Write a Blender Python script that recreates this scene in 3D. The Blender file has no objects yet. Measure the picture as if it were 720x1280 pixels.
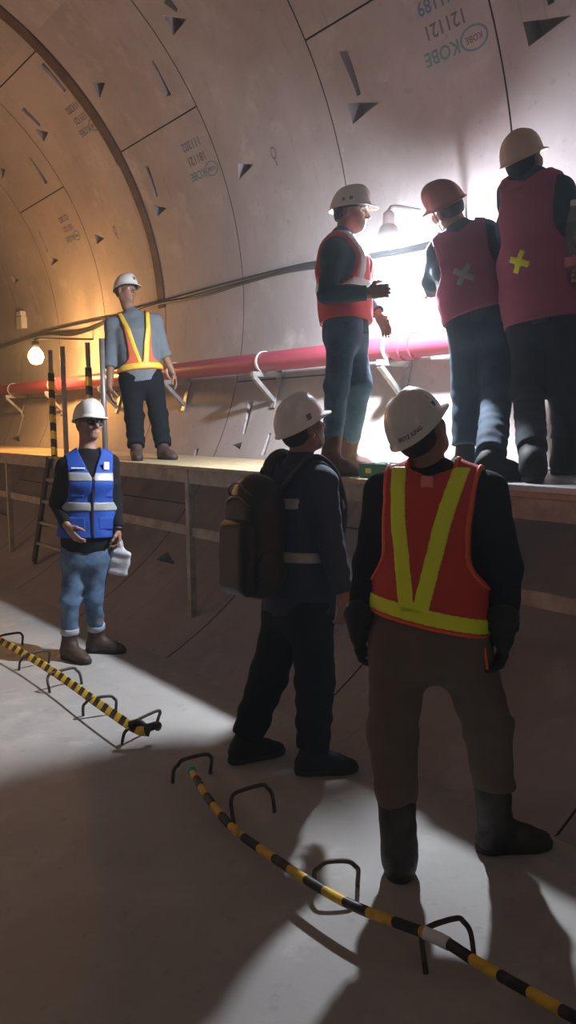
import bpy, bmesh, math, random
import numpy as np
from mathutils import Vector, Matrix
random.seed(7); rng = np.random.default_rng(5)
scene = bpy.context.scene
COL = scene.collection
# ------------------------------------------------------------------ camera and survey helpers
FPX, PITCH, ROLL, YAW = 1000.9, math.radians(6.428), math.radians(-0.545), math.radians(37.652)
EYE = np.array([0.0, 0.0, 1.62])
VC, ZC, RAD = 1.328, 2.753, 3.041           # tunnel axis (x, z) and inner radius; the tunnel runs along +y
def ray(px, py):
    x = px-360.0; y = 640.0-py
    c, s = math.cos(ROLL), math.sin(ROLL); x, y = c*x-s*y, s*x+c*y
    c, s = math.cos(PITCH), math.sin(PITCH)
    X = x/FPX; Y = c+y/FPX*s; Z = -s+y/FPX*c
    return np.array([X*math.cos(YAW)+Y*math.sin(YAW), -X*math.sin(YAW)+Y*math.cos(YAW), Z])
def J(px, py, d): return EYE+ray(px, py)*d
def onz(px, py, z):
    r = ray(px, py); return EYE+r*((z-EYE[2])/r[2])
def onx(px, py, x):
    r = ray(px, py); return EYE+r*(x/r[0])
def wall_hit(px, py):
    d = ray(px, py); o = np.array([-VC, EYE[2]-ZC]); a = d[0]**2+d[2]**2; b = o[0]*d[0]+o[1]*d[2]
    return EYE+d*((-b+math.sqrt(b*b-a*(o@o-RAD*RAD)))/a)
def wall_yt(px, py):
    p = wall_hit(px, py); return p[1], math.atan2(p[2]-ZC, p[0]-VC)
def wpt(y, t, r=RAD): return (VC+r*math.cos(t), y, ZC+r*math.sin(t))
FWD = np.array([math.sin(YAW), math.cos(YAW), 0.0]); RGT = np.array([math.cos(YAW), -math.sin(YAW), 0.0])
def heading(deg):                            # 0 = looking away from the camera, 90 = to its right, 180 = towards it
    a = math.radians(deg); return FWD*math.cos(a)+RGT*math.sin(a)
UP = np.array([0.0, 0.0, 1.0])
def unit(v):
    v = np.asarray(v, float); return v/np.linalg.norm(v)

cam = bpy.data.cameras.new('camera'); cam_o = bpy.data.objects.new('camera', cam); COL.objects.link(cam_o)
cam.sensor_fit = 'VERTICAL'; cam.sensor_height = 36.0; cam.lens = 36.0*FPX/1280.0; cam.clip_start = 0.05
cam_o.location = EYE
cam_o.rotation_euler = (Matrix.Rotation(-YAW, 4, 'Z') @ Matrix.Rotation(math.pi/2-PITCH, 4, 'X') @ Matrix.Rotation(ROLL, 4, 'Z')).to_euler()
scene.camera = cam_o

# ------------------------------------------------------------------ materials
def mat(name, col, rough=0.6, metal=0.0, var=0.0, scale=8.0, col2=None, bump=0.0, bscale=60.0, emit=None, estr=0.0, spec=0.5, trans=0.0, alpha=1.0, coat=0.0, detail=6.0, lo=0.35, hi=0.65):
    m = bpy.data.materials.new(name); m.use_nodes = True
    nt = m.node_tree; b = nt.nodes['Principled BSDF']
    b.inputs['Base Color'].default_value = (*col, 1); b.inputs['Roughness'].default_value = rough; b.inputs['Metallic'].default_value = metal
    b.inputs['Specular IOR Level'].default_value = spec; b.inputs['Transmission Weight'].default_value = trans; b.inputs['Alpha'].default_value = alpha
    b.inputs['Coat Weight'].default_value = coat
    tc = nt.nodes.new('ShaderNodeTexCoord')
    if col2 is None and var > 0: col2 = tuple(c*(1-var) for c in col)
    if col2 is not None:
        n = nt.nodes.new('ShaderNodeTexNoise'); n.inputs['Scale'].default_value = scale; n.inputs['Detail'].default_value = detail
        n.inputs['Roughness'].default_value = 0.6
        r = nt.nodes.new('ShaderNodeValToRGB'); r.color_ramp.elements[0].position = lo; r.color_ramp.elements[1].position = hi
        r.color_ramp.elements[0].color = (*col2, 1); r.color_ramp.elements[1].color = (*col, 1)
        nt.links.new(tc.outputs['Object'], n.inputs['Vector']); nt.links.new(n.outputs['Fac'], r.inputs['Fac']); nt.links.new(r.outputs['Color'], b.inputs['Base Color'])
    if bump > 0:
        n2 = nt.nodes.new('ShaderNodeTexNoise'); n2.inputs['Scale'].default_value = bscale; n2.inputs['Detail'].default_value = 5
        bp = nt.nodes.new('ShaderNodeBump'); bp.inputs['Strength'].default_value = bump; bp.inputs['Distance'].default_value = 0.01
        nt.links.new(tc.outputs['Object'], n2.inputs['Vector']); nt.links.new(n2.outputs['Fac'], bp.inputs['Height']); nt.links.new(bp.outputs['Normal'], b.inputs['Normal'])
    if emit:
        b.inputs['Emission Color'].default_value = (*emit, 1); b.inputs['Emission Strength'].default_value = estr
    return m

def concrete(name, c1, c2, c3, ring=False):
    m = bpy.data.materials.new(name); m.use_nodes = True; nt = m.node_tree; b = nt.nodes['Principled BSDF']; L = nt.links.new
    b.inputs['Roughness'].default_value = 0.78; b.inputs['Specular IOR Level'].default_value = 0.3
    tc = nt.nodes.new('ShaderNodeTexCoord')
    def noise(s, d, v=None):
        n = nt.nodes.new('ShaderNodeTexNoise'); n.inputs['Scale'].default_value = s; n.inputs['Detail'].default_value = d; n.inputs['Roughness'].default_value = 0.62
        L(v or tc.outputs['Object'], n.inputs['Vector']); return n
    def mix(a, bcol, f, mode='MIX'):
        x = nt.nodes.new('ShaderNodeMix'); x.data_type = 'RGBA'; x.blend_type = mode
        for s, v in ((x.inputs[6], a), (x.inputs[7], bcol)):
            if isinstance(v, tuple): s.default_value = (*v, 1)
            else: L(v, s)
        if isinstance(f, float): x.inputs[0].default_value = f
        else: L(f, x.inputs[0])
        return x.outputs[2]
    def ramp(src, a, bb):
        r = nt.nodes.new('ShaderNodeMapRange'); r.inputs[1].default_value = a; r.inputs[2].default_value = bb; L(src, r.inputs[0]); return r.outputs[0]
    c = mix(c1, c2, ramp(noise(0.9, 8).outputs['Fac'], 0.38, 0.66))
    c = mix(c, c3, ramp(noise(3.3, 10).outputs['Fac'], 0.56, 0.78))
    c = mix(c, tuple(v*0.55 for v in c1), ramp(noise(14, 8).outputs['Fac'], 0.60, 0.85))
    mp = nt.nodes.new('ShaderNodeMapping'); mp.inputs['Scale'].default_value = (1.4, 9, 1.0) if ring else (2, 2, 2); L(tc.outputs['Object'], mp.inputs['Vector'])
    c = mix(c, tuple(v*0.75 for v in c2), ramp(noise(1.2, 6, mp.outputs['Vector']).outputs['Fac'], 0.60, 0.85))
    L(c, b.inputs['Base Color'])
    bp = nt.nodes.new('ShaderNodeBump'); bp.inputs['Strength'].default_value = 0.25; bp.inputs['Distance'].default_value = 0.006
    L(noise(28, 9).outputs['Fac'], bp.inputs['Height']); L(bp.outputs['Normal'], b.inputs['Normal'])
    return m

def stripes(name, ca, cb, axis, freq, shear=(0, 0, 0), rough=0.45):
    """diagonal hazard stripes measured along the object's own axes"""
    m = bpy.data.materials.new(name); m.use_nodes = True; nt = m.node_tree; b = nt.nodes['Principled BSDF']; L = nt.links.new
    b.inputs['Roughness'].default_value = rough
    at = nt.nodes.new('ShaderNodeAttribute'); at.attribute_name = 'run'
    w = nt.nodes.new('ShaderNodeMath'); w.operation = 'MULTIPLY'; w.inputs[1].default_value = freq; L(at.outputs['Fac'], w.inputs[0])
    f = nt.nodes.new('ShaderNodeMath'); f.operation = 'FRACT'; L(w.outputs[0], f.inputs[0])
    g = nt.nodes.new('ShaderNodeMath'); g.operation = 'GREATER_THAN'; g.inputs[1].default_value = 0.5; L(f.outputs[0], g.inputs[0])
    x = nt.nodes.new('ShaderNodeMix'); x.data_type = 'RGBA'; L(g.outputs[0], x.inputs[0]); x.inputs[6].default_value = (*ca, 1); x.inputs[7].default_value = (*cb, 1)
    tc = nt.nodes.new('ShaderNodeTexCoord'); n = nt.nodes.new('ShaderNodeTexNoise'); n.inputs['Scale'].default_value = 18; L(tc.outputs['Object'], n.inputs['Vector'])
    mr = nt.nodes.new('ShaderNodeMapRange'); mr.inputs[1].default_value = 0.5; mr.inputs[2].default_value = 0.75; mr.inputs[4].default_value = 0.55; L(n.outputs['Fac'], mr.inputs[0])
    y = nt.nodes.new('ShaderNodeMix'); y.data_type = 'RGBA'; L(mr.outputs[0], y.inputs[0]); L(x.outputs[2], y.inputs[6]); y.inputs[7].default_value = (0.12, 0.10, 0.08, 1)
    L(y.outputs[2], b.inputs['Base Color']); return m

M = dict(
    wall=concrete('precast concrete', (0.39, 0.350, 0.345), (0.30, 0.268, 0.262), (0.47, 0.43, 0.425), True),
    floor=concrete('floor concrete', (0.47, 0.46, 0.43), (0.37, 0.355, 0.335), (0.56, 0.55, 0.52)),
    gasket=mat('dark joint gasket', (0.075, 0.05, 0.04), 0.9),
    band=mat('dirty joint band', (0.12, 0.075, 0.05), 0.9, var=0.5, scale=6, bump=0.4),
    ink_blue=mat('blue stencil ink', (0.10, 0.15, 0.21), 0.8), ink_teal=mat('teal stencil ink', (0.12, 0.21, 0.23), 0.8), ink_grey=mat('grey stencil ink', (0.13, 0.11, 0.12), 0.8),
    timber=mat('weathered timber', (0.50, 0.43, 0.34), 0.8, col2=(0.29, 0.245, 0.19), scale=7, bump=0.3),
    ply=mat('yellow plywood edge', (0.52, 0.42, 0.25), 0.6, var=0.3, scale=10),
    galv=mat('galvanised steel', (0.46, 0.45, 0.43), 0.45, 0.55, var=0.3, scale=12),
    sheet=mat('steel sheet', (0.62, 0.62, 0.62), 0.35, 0.7, var=0.2, scale=6),
    dsteel=mat('dark steel', (0.06, 0.055, 0.05), 0.55, 0.5, var=0.4, scale=20),
    rebar=mat('rusty rebar', (0.10, 0.075, 0.06), 0.6, 0.4, var=0.5, scale=40, bump=0.4, bscale=200),
    pipe=mat('red pipe paint', (0.38, 0.05, 0.095), 0.38, scale=5, col2=(0.32, 0.06, 0.085)),
    strap=mat('white strap', (0.8, 0.8, 0.78), 0.5), cable=mat('black cable', (0.015, 0.015, 0.017), 0.5), wcable=mat('white hose', (0.75, 0.75, 0.74), 0.5),
    hazard=stripes('hazard tape', (0.80, 0.50, 0.03), (0.015, 0.014, 0.014), 2, 5.6),
    hazard2=stripes('hazard tape fine', (0.80, 0.56, 0.05), (0.02, 0.018, 0.018), 2, 9.0),
    hazard3=stripes('hazard tape posts', (0.85, 0.50, 0.03), (0.015, 0.014, 0.014), 2, 6.4),
    teal=mat('teal tape', (0.02, 0.42, 0.45), 0.4), whitetape=mat('white tape', (0.72, 0.74, 0.78), 0.4),
    bulb_w=mat('floodlight bulb', (1, 1, 1), 0.3, emit=(0.85, 0.90, 1.0), estr=5000), bulb_o=mat('warm bulb', (1, 0.8, 0.5), 0.3, emit=(1.0, 0.50, 0.15), estr=480),
    black=mat('black plastic', (0.012, 0.012, 0.013), 0.4), green=mat('green crate plastic', (0.02, 0.22, 0.13), 0.4), yellow=mat('yellow label', (0.75, 0.62, 0.08), 0.6),
    red=mat('red plastic', (0.5, 0.03, 0.03), 0.4), chrome=mat('tool steel', (0.6, 0.6, 0.6), 0.25, 0.9), boxgrey=mat('pale box', (0.6, 0.58, 0.53), 0.6),
    skin=mat('skin', (0.31, 0.165, 0.105), 0.55, var=0.12, scale=25, bump=0.05), lips=mat('lips', (0.20, 0.075, 0.06), 0.5),
    hair=mat('black hair', (0.012, 0.010, 0.010), 0.6, bump=0.6, bscale=250), white_eye=mat('eye white', (0.75, 0.72, 0.68), 0.25), iris=mat('dark iris', (0.02, 0.012, 0.01), 0.15),
    helmet=mat('white helmet shell', (0.80, 0.79, 0.74), 0.32, var=0.05, scale=4, coat=0.3), helmet_red=mat('dark red helmet shell', (0.34, 0.13, 0.11), 0.5), helmet_cream=mat('buff helmet shell', (0.66, 0.50, 0.38), 0.4),
    sticker_green=mat('green sticker', (0.02, 0.14, 0.09), 0.5), sticker_grey=mat('grey sticker', (0.16, 0.19, 0.16), 0.6), ink=mat('helmet lettering', (0.08, 0.08, 0.08), 0.6),
    lens=mat('dark glasses', (0.008, 0.008, 0.01), 0.08, spec=0.8),
    blackcloth=mat('black knit', (0.008, 0.008, 0.010), 0.9, spec=0.2, bump=0.3, bscale=180), navy=mat('navy twill', (0.014, 0.022, 0.055), 0.85, bump=0.25, bscale=160), navytrs=mat('navy black trousers', (0.006, 0.007, 0.011), 0.9, spec=0.2, bump=0.2, bscale=150),
    khaki=mat('khaki twill', (0.165, 0.128, 0.098), 0.9, var=0.2, scale=6, bump=0.3, bscale=140), jeans=mat('faded blue jeans', (0.12, 0.20, 0.31), 0.9, col2=(0.035, 0.07, 0.13), scale=9, bump=0.3, bscale=170),
    jeans2=mat('mid blue jeans', (0.10, 0.19, 0.28), 0.9, col2=(0.05, 0.10, 0.16), scale=7, bump=0.3, bscale=170), jeans3=mat('dark blue jeans', (0.035, 0.075, 0.12), 0.9, col2=(0.02, 0.04, 0.07), scale=7, bump=0.3, bscale=170),
    navyjeans=mat('near black jeans', (0.016, 0.030, 0.048), 0.9, col2=(0.010, 0.016, 0.028), scale=7, bump=0.3, bscale=170),
    cuff=mat('pale denim cuff', (0.38, 0.42, 0.46), 0.9, bump=0.3, bscale=170),
    chambray=mat('grey blue shirt', (0.15, 0.18, 0.205), 0.9, bump=0.25, bscale=160), tealshirt=mat('dark teal shirt', (0.03, 0.075, 0.095), 0.9, bump=0.25, bscale=160),
    blue=mat('royal blue vest', (0.008, 0.065, 0.38), 0.75, var=0.15, scale=7, bump=0.3, bscale=120), orange=mat('red orange mesh vest', (0.66, 0.055, 0.03), 0.8, bump=0.4, bscale=260),
    trim=mat('fluorescent orange binding', (1.0, 0.14, 0.04), 0.6), lime=mat('lime reflective tape', (0.90, 1.0, 0.02), 0.42), grey_reflect=mat('grey reflective tape', (0.33, 0.34, 0.34), 0.4),
    yellow_reflect=mat('yellow reflective tape', (0.85, 0.62, 0.06), 0.45), silver_reflect=mat('silver reflective tape', (0.70, 0.72, 0.74), 0.4),
    orange2=mat('orange vest cloth', (0.75, 0.15, 0.06), 0.8), pink=mat('coral vest cloth', (0.72, 0.12, 0.12), 0.8, bump=0.2, bscale=150), mauve=mat('red mesh vest', (0.36, 0.095, 0.165), 0.85, bump=0.3, bscale=220), zip=mat('zip', (0.02, 0.02, 0.025), 0.4),
    boot_black=mat('dusty black leather', (0.020, 0.019, 0.018), 0.6, col2=(0.065, 0.06, 0.056), scale=9, bump=0.25, bscale=60), boot_brown=mat('brown leather', (0.09, 0.055, 0.04), 0.6, col2=(0.05, 0.03, 0.022), scale=12, bump=0.25, bscale=60),
    boot_tan=mat('reddish suede', (0.13, 0.065, 0.05), 0.8, var=0.3, scale=12), shoe_black=mat('black shoe', (0.011, 0.011, 0.012), 0.75, spec=0.3), sole=mat('dark rubber sole', (0.018, 0.017, 0.016), 0.7), lace=mat('grey lace', (0.25, 0.22, 0.2), 0.8), glove=mat('black work glove', (0.013, 0.013, 0.014), 0.75, bump=0.4, bscale=200),
    bag=mat('white plastic bag', (0.48, 0.50, 0.53), 0.4, bump=0.4, bscale=30), pack=mat('black backpack nylon', (0.013, 0.013, 0.015), 0.45, bump=0.25, bscale=200), packtrim=mat('backpack piping', (0.10, 0.10, 0.11), 0.4),
    clear=mat('clear plastic', (0.85, 0.88, 0.9), 0.08, trans=0.9), pinklabel=mat('pink label', (0.65, 0.2, 0.25), 0.5), card=mat('white card', (0.8, 0.82, 0.84), 0.5), patch=mat('pale orange patch', (0.85, 0.25, 0.17), 0.5),
)

# ------------------------------------------------------------------ object helpers
def tag(o, label=None, cat=None, group=None, kind=None):
    if label: o['label'] = label
    if cat: o['category'] = cat
    if group: o['group'] = group
    if kind: o['kind'] = kind
    return o
def empty(name, loc, label, cat, group=None):
    o = bpy.data.objects.new(name, None); COL.objects.link(o); o.location = Vector([float(v) for v in loc]); o.empty_display_size = 0.1
    return tag(o, label, cat, group)
def link_mesh(name, me, m, parent=None, smooth=True, world=True):
    """vertices are in world space; the child is parented without moving"""
    o = bpy.data.objects.new(name, me); COL.objects.link(o)
    for mm in (m if isinstance(m, (list, tuple)) else [m]): me.materials.append(mm)
    if smooth: me.polygons.foreach_set('use_smooth', [True]*len(me.polygons))
    if parent is not None:
        o.parent = parent
        if world:
            off = Vector((0, 0, 0)); p = parent
            while p is not None: off += p.location; p = p.parent
            me.transform(Matrix.Translation(-off))
    elif world:                                   # put the origin at the base of the shape
        co = np.zeros(len(me.vertices)*3); me.vertices.foreach_get('co', co); co = co.reshape(-1, 3)
        c = Vector(((co[:, 0].min()+co[:, 0].max())/2, (co[:, 1].min()+co[:, 1].max())/2, co[:, 2].min()))
        me.transform(Matrix.Translation(-c)); o.location = c
    return o
def bm_obj(name, bm, m, parent=None, smooth=False):
    bmesh.ops.recalc_face_normals(bm, faces=bm.faces[:])
    me = bpy.data.meshes.new(name); bm.to_mesh(me); bm.free()
    return link_mesh(name, me, m, parent, smooth)
def pyd(name, vs, fs, m, parent=None, smooth=True):
    me = bpy.data.meshes.new(name); me.from_pydata([tuple(map(float, v)) for v in vs], [], fs); me.update()
    return link_mesh(name, me, m, parent, smooth)
def add_box(bm, lo, hi, bev=0.0, mtx=None):
    r = bmesh.ops.create_cube(bm, size=1.0); vs = r['verts']
    for v in vs: v.co = Vector([(lo[i]+hi[i])/2+v.co[i]*(hi[i]-lo[i]) for i in range(3)])
    if bev > 0:
        es = list({e for v in vs for e in v.link_edges})
        g = bmesh.ops.bevel(bm, geom=es, offset=bev, segments=2, affect='EDGES'); vs = list({v for f in g['faces'] for v in f.verts} | {v for v in vs if v.is_valid})
    if mtx is not None:
        for v in vs: v.co = mtx @ v.co
    return vs
def box(name, lo, hi, m, parent=None, bev=0.004):
    bm = bmesh.new(); add_box(bm, lo, hi, bev); return bm_obj(name, bm, m, parent)
def add_beam(bm, a, b, w, h, up=(0, 0, 1), bev=0.002):
    a = Vector(map(float, a)); b = Vector(map(float, b)); d = b-a; L = d.length; d.normalize(); u = Vector(up)
    if abs(d.dot(u)) > 0.98: u = Vector((1, 0, 0))
    s = d.cross(u).normalized(); u = s.cross(d)
    mt = Matrix(((d.x, s.x, u.x, a.x), (d.y, s.y, u.y, a.y), (d.z, s.z, u.z, a.z), (0, 0, 0, 1)))
    add_box(bm, (0, -w/2, -h/2), (L, w/2, h/2), bev, mt)
def beam(name, a, b, w, h, m, parent=None, up=(0, 0, 1), bev=0.002):
    bm = bmesh.new(); add_beam(bm, a, b, w, h, up, bev); return bm_obj(name, bm, m, parent)
def smooth_path(pts, n=8):
    P = [np.asarray(p, float) for p in pts]; P = [2*P[0]-P[1]]+P+[2*P[-1]-P[-2]]; out = []
    for i in range(1, len(P)-2):
        for k in range(n):
            t = k/n; a, b, c, d = P[i-1:i+3]
            out.append(0.5*((2*b)+(-a+c)*t+(2*a-5*b+4*c-d)*t*t+(-a+3*b-3*c+d)*t**3))
    out.append(P[-2]); return out
def tube(name, pts, r, m, parent=None, seg=10, flat=None, run=False, up0=None):
    """swept tube (flat=(a,b) sweeps a ribbon section); run=True stores the running length for stripes"""
    pts = [np.asarray(p, float) for p in pts]; n = len(pts); vs = []; rn = []; fs = []
    u = None; dist = 0.0
    for i, p in enumerate(pts):
        d = unit(pts[min(i+1, n-1)]-pts[max(i-1, 0)])
        if i: dist += np.linalg.norm(p-pts[i-1])
        if u is None:
            ref = np.array(up0 if up0 is not None else ((0, 0, 1) if abs(d[2]) < 0.9 else (1, 0, 0)), float)
        else: ref = u
        u = unit(ref-d*np.dot(ref, d)); s = np.cross(d, u)
        rr = r[i] if isinstance(r, (list, tuple)) else r
        for k in range(seg):
            a = 2*math.pi*k/seg
            if flat: ca = flat[0]*math.copysign(abs(math.cos(a))**0.5, math.cos(a)); sa = flat[1]*math.copysign(abs(math.sin(a))**0.5, math.sin(a))
            else: ca, sa = rr*math.cos(a), rr*math.sin(a)
            vs.append(p+u*ca+s*sa); rn.append(dist+(0.35*ca if run else 0)+(0.35*sa if run else 0))
    for i in range(n-1):
        for k in range(seg):
            k2 = (k+1) % seg; fs.append((i*seg+k, (i+1)*seg+k, (i+1)*seg+k2, i*seg+k2))
    fs.append(tuple(range(seg))); fs.append(tuple(range((n-1)*seg+seg-1, (n-1)*seg-1, -1)))
    o = pyd(name, vs, fs, m, parent)
    if run:
        at = o.data.attributes.new('run', 'FLOAT', 'POINT'); at.data.foreach_set('value', [float(x) for x in rn])
    return o
def lathe(name, prof, m, parent=None, axis_o=(0, 0, 0), ax=(0, 0, 1), seg=24, smooth=True):
    ax = unit(ax); ref = np.array((1.0, 0, 0)) if abs(ax[0]) < 0.9 else np.array((0, 1.0, 0)); u = unit(np.cross(ax, ref)); v = np.cross(ax, u); o = np.asarray(axis_o, float)
    vs = []; fs = []
    for r, h in prof:
        for k in range(seg):
            a = 2*math.pi*k/seg; vs.append(o+ax*h+(u*math.cos(a)+v*math.sin(a))*r)
    for i in range(len(prof)-1):
        for k in range(seg):
            k2 = (k+1) % seg; fs.append((i*seg+k, i*seg+k2, (i+1)*seg+k2, (i+1)*seg+k))
    fs.append(tuple(range(seg-1, -1, -1))); fs.append(tuple(range((len(prof)-1)*seg, len(prof)*seg)))
    return pyd(name, vs, fs, m, parent, smooth)
def text_geo(s, size):
    """2D filled outlines of a string, centred"""
    cu = bpy.data.curves.new('t', 'FONT'); cu.body = s; cu.size = size; cu.align_x = 'CENTER'; cu.align_y = 'CENTER'; cu.resolution_u = 3; cu.offset = size*0.018
    o = bpy.data.objects.new('t', cu); COL.objects.link(o)
    dg = bpy.context.evaluated_depsgraph_get(); me = bpy.data.meshes.new_from_object(o.evaluated_get(dg))
    vs = [tuple(v.co) for v in me.vertices]; fs = [tuple(p.vertices) for p in me.polygons]
    bpy.data.objects.remove(o); bpy.data.curves.remove(cu); bpy.data.meshes.remove(me)
    return vs, fs
# ------------------------------------------------------------------ the tunnel lining
JY = [-7.3, -5.8, -4.3, -2.8, -1.3, 0.19, 1.713, 3.26, 4.794, 6.31, 7.794, 9.29, 10.757, 12.23, 13.7, 15.2, 16.7, 18.2]
D2R = math.pi/180
TYPE_A = [-38.0, 32.3, 102.0, 172.0]; TYPE_B = [-14.4, 54.0, 124.0, 194.0]
def ring_joints(i):
    y = JY[i]
    if i % 2 == 1: return TYPE_A
    return TYPE_B
# ring starting at 3.26 (index 7) is of the first kind, 4.794 (index 8) of the second
def lining(name, t0, t1, cutters=None):
    ts = set(np.round(np.arange(t0, t1+1e-6, 1.5), 4).tolist()) | {round(t1, 4)}
    js = [j for j in TYPE_A+TYPE_B if t0+0.5 < j < t1-0.5]
    ts = {t for t in ts if all(abs(t-j) > 0.6 for j in js)}
    for j in js: ts |= {j-0.12, j, j+0.12}
    ts = sorted(ts); ys = []
    for i, y in enumerate(JY):
        if i == 0: ys.append((y, None))
        elif i == len(JY)-1: ys.append((y, None))
        else: ys += [(y-0.006, i-1), (y, 'g'), (y+0.006, i)]
    nT, nY = len(ts), len(ys); vs = []; fs = []
    for (y, k) in ys:
        for t in ts:
            r = RAD
            if k == 'g': r = RAD+0.028
            vs.append(wpt(y, t*D2R, r))
    ring_of = []
    for a in range(nY):
        k = ys[a][1]
        if isinstance(k, int):
            for b, t in enumerate(ts):
                if any(abs(t-j) < 1e-6 for j in ring_joints(k)): vs[a*nT+b] = wpt(ys[a][0], t*D2R, RAD+0.028)
    base = len(vs); T = 0.32
    for (y, k) in ys:
        for t in ts: vs.append(wpt(y, t*D2R, RAD+T))
    for a in range(nY-1):
        for b in range(nT-1):
            q = (a*nT+b, a*nT+b+1, (a+1)*nT+b+1, (a+1)*nT+b); fs.append(q); fs.append(tuple(base+v for v in reversed(q)))
    for a in range(nY-1):
        q = (a*nT, (a+1)*nT, base+(a+1)*nT, base+a*nT); fs.append(q)
        q = ((a+1)*nT-1, base+(a+1)*nT-1, base+(a+2)*nT-1, (a+2)*nT-1); fs.append(q)
    for b in range(nT-1):
        fs.append((b, base+b, base+b+1, b+1)); e = (nY-1)*nT
        fs.append((e+b, e+b+1, base+e+b+1, base+e+b))
    me = bpy.data.meshes.new(name); me.from_pydata(vs, [], fs); me.update()
    me.materials.append(M['wall']); me.materials.append(M['gasket'])
    rr = [math.hypot(v[0]-VC, v[2]-ZC) for v in vs]
    for p in me.polygons:
        m_ = [rr[i] for i in p.vertices]
        if max(m_) < RAD+0.1 and max(m_) > RAD+0.01: p.material_index = 1
    bm = bmesh.new(); bm.from_mesh(me); bmesh.ops.recalc_face_normals(bm, faces=bm.faces[:]); bm.to_mesh(me); bm.free()
    if cutters:
        o = bpy.data.objects.new('tmp', me); COL.objects.link(o)
        cb = bmesh.new()
        for top, depth, sh in cutters:        # outline in (y, theta); the pocket is sunk radially and leans by sh
            c = np.mean(top, axis=0)
            f = [cb.verts.new(wpt(y, t, RAD-0.06)) for y, t in top]
            g = [cb.verts.new(wpt(c[0]+(y-c[0])*0.8+sh[0], c[1]+(t-c[1])*0.8+sh[1], RAD+depth)) for y, t in top]
            n = len(f)
            cb.faces.new(f); cb.faces.new(list(reversed(g)))
            for i in range(n): cb.faces.new((f[i], g[i], g[(i+1) % n], f[(i+1) % n]))
        bmesh.ops.triangulate(cb, faces=cb.faces[:]); bmesh.ops.recalc_face_normals(cb, faces=cb.faces[:])
        cm = bpy.data.meshes.new('c'); cb.to_mesh(cm); cb.free(); co = bpy.data.objects.new('c', cm); COL.objects.link(co)
        md = o.modifiers.new('b', 'BOOLEAN'); md.operation = 'DIFFERENCE'; md.object = co; md.solver = 'EXACT'
        dg = bpy.context.evaluated_depsgraph_get(); me2 = bpy.data.meshes.new_from_object(o.evaluated_get(dg)); me2.name = name
        bpy.data.objects.remove(o); bpy.data.objects.remove(co); me = me2
    ob = link_mesh(name, me, [], None, smooth=False); return tag(ob, kind='structure')

def pk(*px): return [wall_yt(*p) for p in px]
CUT = []
def tri(a, b, c, depth=0.13): CUT.append((pk(a, b, c), depth, (0, 0)))
def slot(a, b, w0, w1, depth=0.07):           # tapered groove from a to b, half widths in metres
    (ya, ta), (yb, tb) = pk(a, b); dx, dt = yb-ya, (tb-ta)*RAD; L = math.hypot(dx, dt); nx, nt = -dt/L, dx/L
    CUT.append(([(ya+nx*w0, ta+nt*w0/RAD), (ya-nx*w0, ta-nt*w0/RAD), (yb-nx*w1, tb-nt*w1/RAD), (yb+nx*w1, tb+nt*w1/RAD)], depth, (0, 0)))
tri((432, 128), (476, 127), (440, 157)); slot((427, 58), (450, 122), 0.045, 0.022)
tri((652, 27), (716, 18), (660, 60)); slot((672, -60), (690, 8), 0.045, 0.022)
tri((203, 18), (234, 24), (217, 45)); slot((206, -2), (222, 14), 0.05, 0.022)
tri((297, 204), (318, 205), (298, 226)); tri((114, 103), (132, 103), (125, 124)); slot((189, 74), (212, 122), 0.018, 0.045)
slot((182, 206), (197, 248), 0.045, 0.02); tri((190, 256), (209, 260), (197, 271))
slot((50, 78), (83, 116), 0.05, 0.03); slot((26, 134), (51, 158), 0.05, 0.03); tri((43, 161), (61, 165), (55, 178)); tri((118, 292), (131, 298), (121, 306))
slot((36, 195), (59, 231), 0.018, 0.05); tri((-6, 207), (7, 212), (3, 225)); slot((47, 287), (60, 316), 0.045, 0.022); tri((58, 318), (74, 325), (64, 333)); tri((13, 345), (24, 350), (18, 355))
slot((314, 499), (304, 545), 0.05, 0.02); tri((290, 556), (303, 552), (300, 562)); tri((194, 700), (209, 688), (220, 706)); tri((14, 548), (24, 544), (25, 553))
slot((247, 560), (241, 580), 0.03, 0.02); tri((-4, 640), (6, 634), (10, 646)); slot((30, 515), (22, 545), 0.045, 0.02); slot((338, 540), (328, 570), 0.02, 0.03)
tri((45, 655), (54, 646), (62, 660)); tri((120, 668), (132, 660), (136, 674))
lining('wall_right', -66.0, 56.0, CUT); tag(bpy.data.objects['wall_right'], kind='structure')
lining('ceiling', 56.0, 124.0); lining('wall_left', 124.0, 246.0)
fl = box('floor', (-0.2, -7.3, -0.3), (2.86, 18.2, 0.0), M['floor'], bev=0.0); tag(fl, kind='structure')
# dirty packing band along one circumferential joint
vs = []; fs = []; y0 = 7.80
for i, t in enumerate(np.arange(2, 74, 1.0)):
    w = 0.125+0.006*math.sin(t*0.3)+(0.03 if t > 30 else 0)
    for dr in (0.0, 0.014):
        vs.append(wpt(y0, t*D2R, RAD-dr)); vs.append(wpt(y0+w, t*D2R, RAD-dr))
n = len(vs)//4
for i in range(n-1):
    a, b = i*4, (i+1)*4
    fs += [(a+2, a+3, b+3, b+2), (a, a+2, b+2, b), (a+1, b+1, b+3, a+3), (a, b, b+1, a+1)]
fs += [(0, 1, 3, 2), (4*n-4, 4*n-2, 4*n-1, 4*n-3)]
tag(pyd('trim_1', vs, fs, M['band'], None, False), kind='structure')

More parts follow.
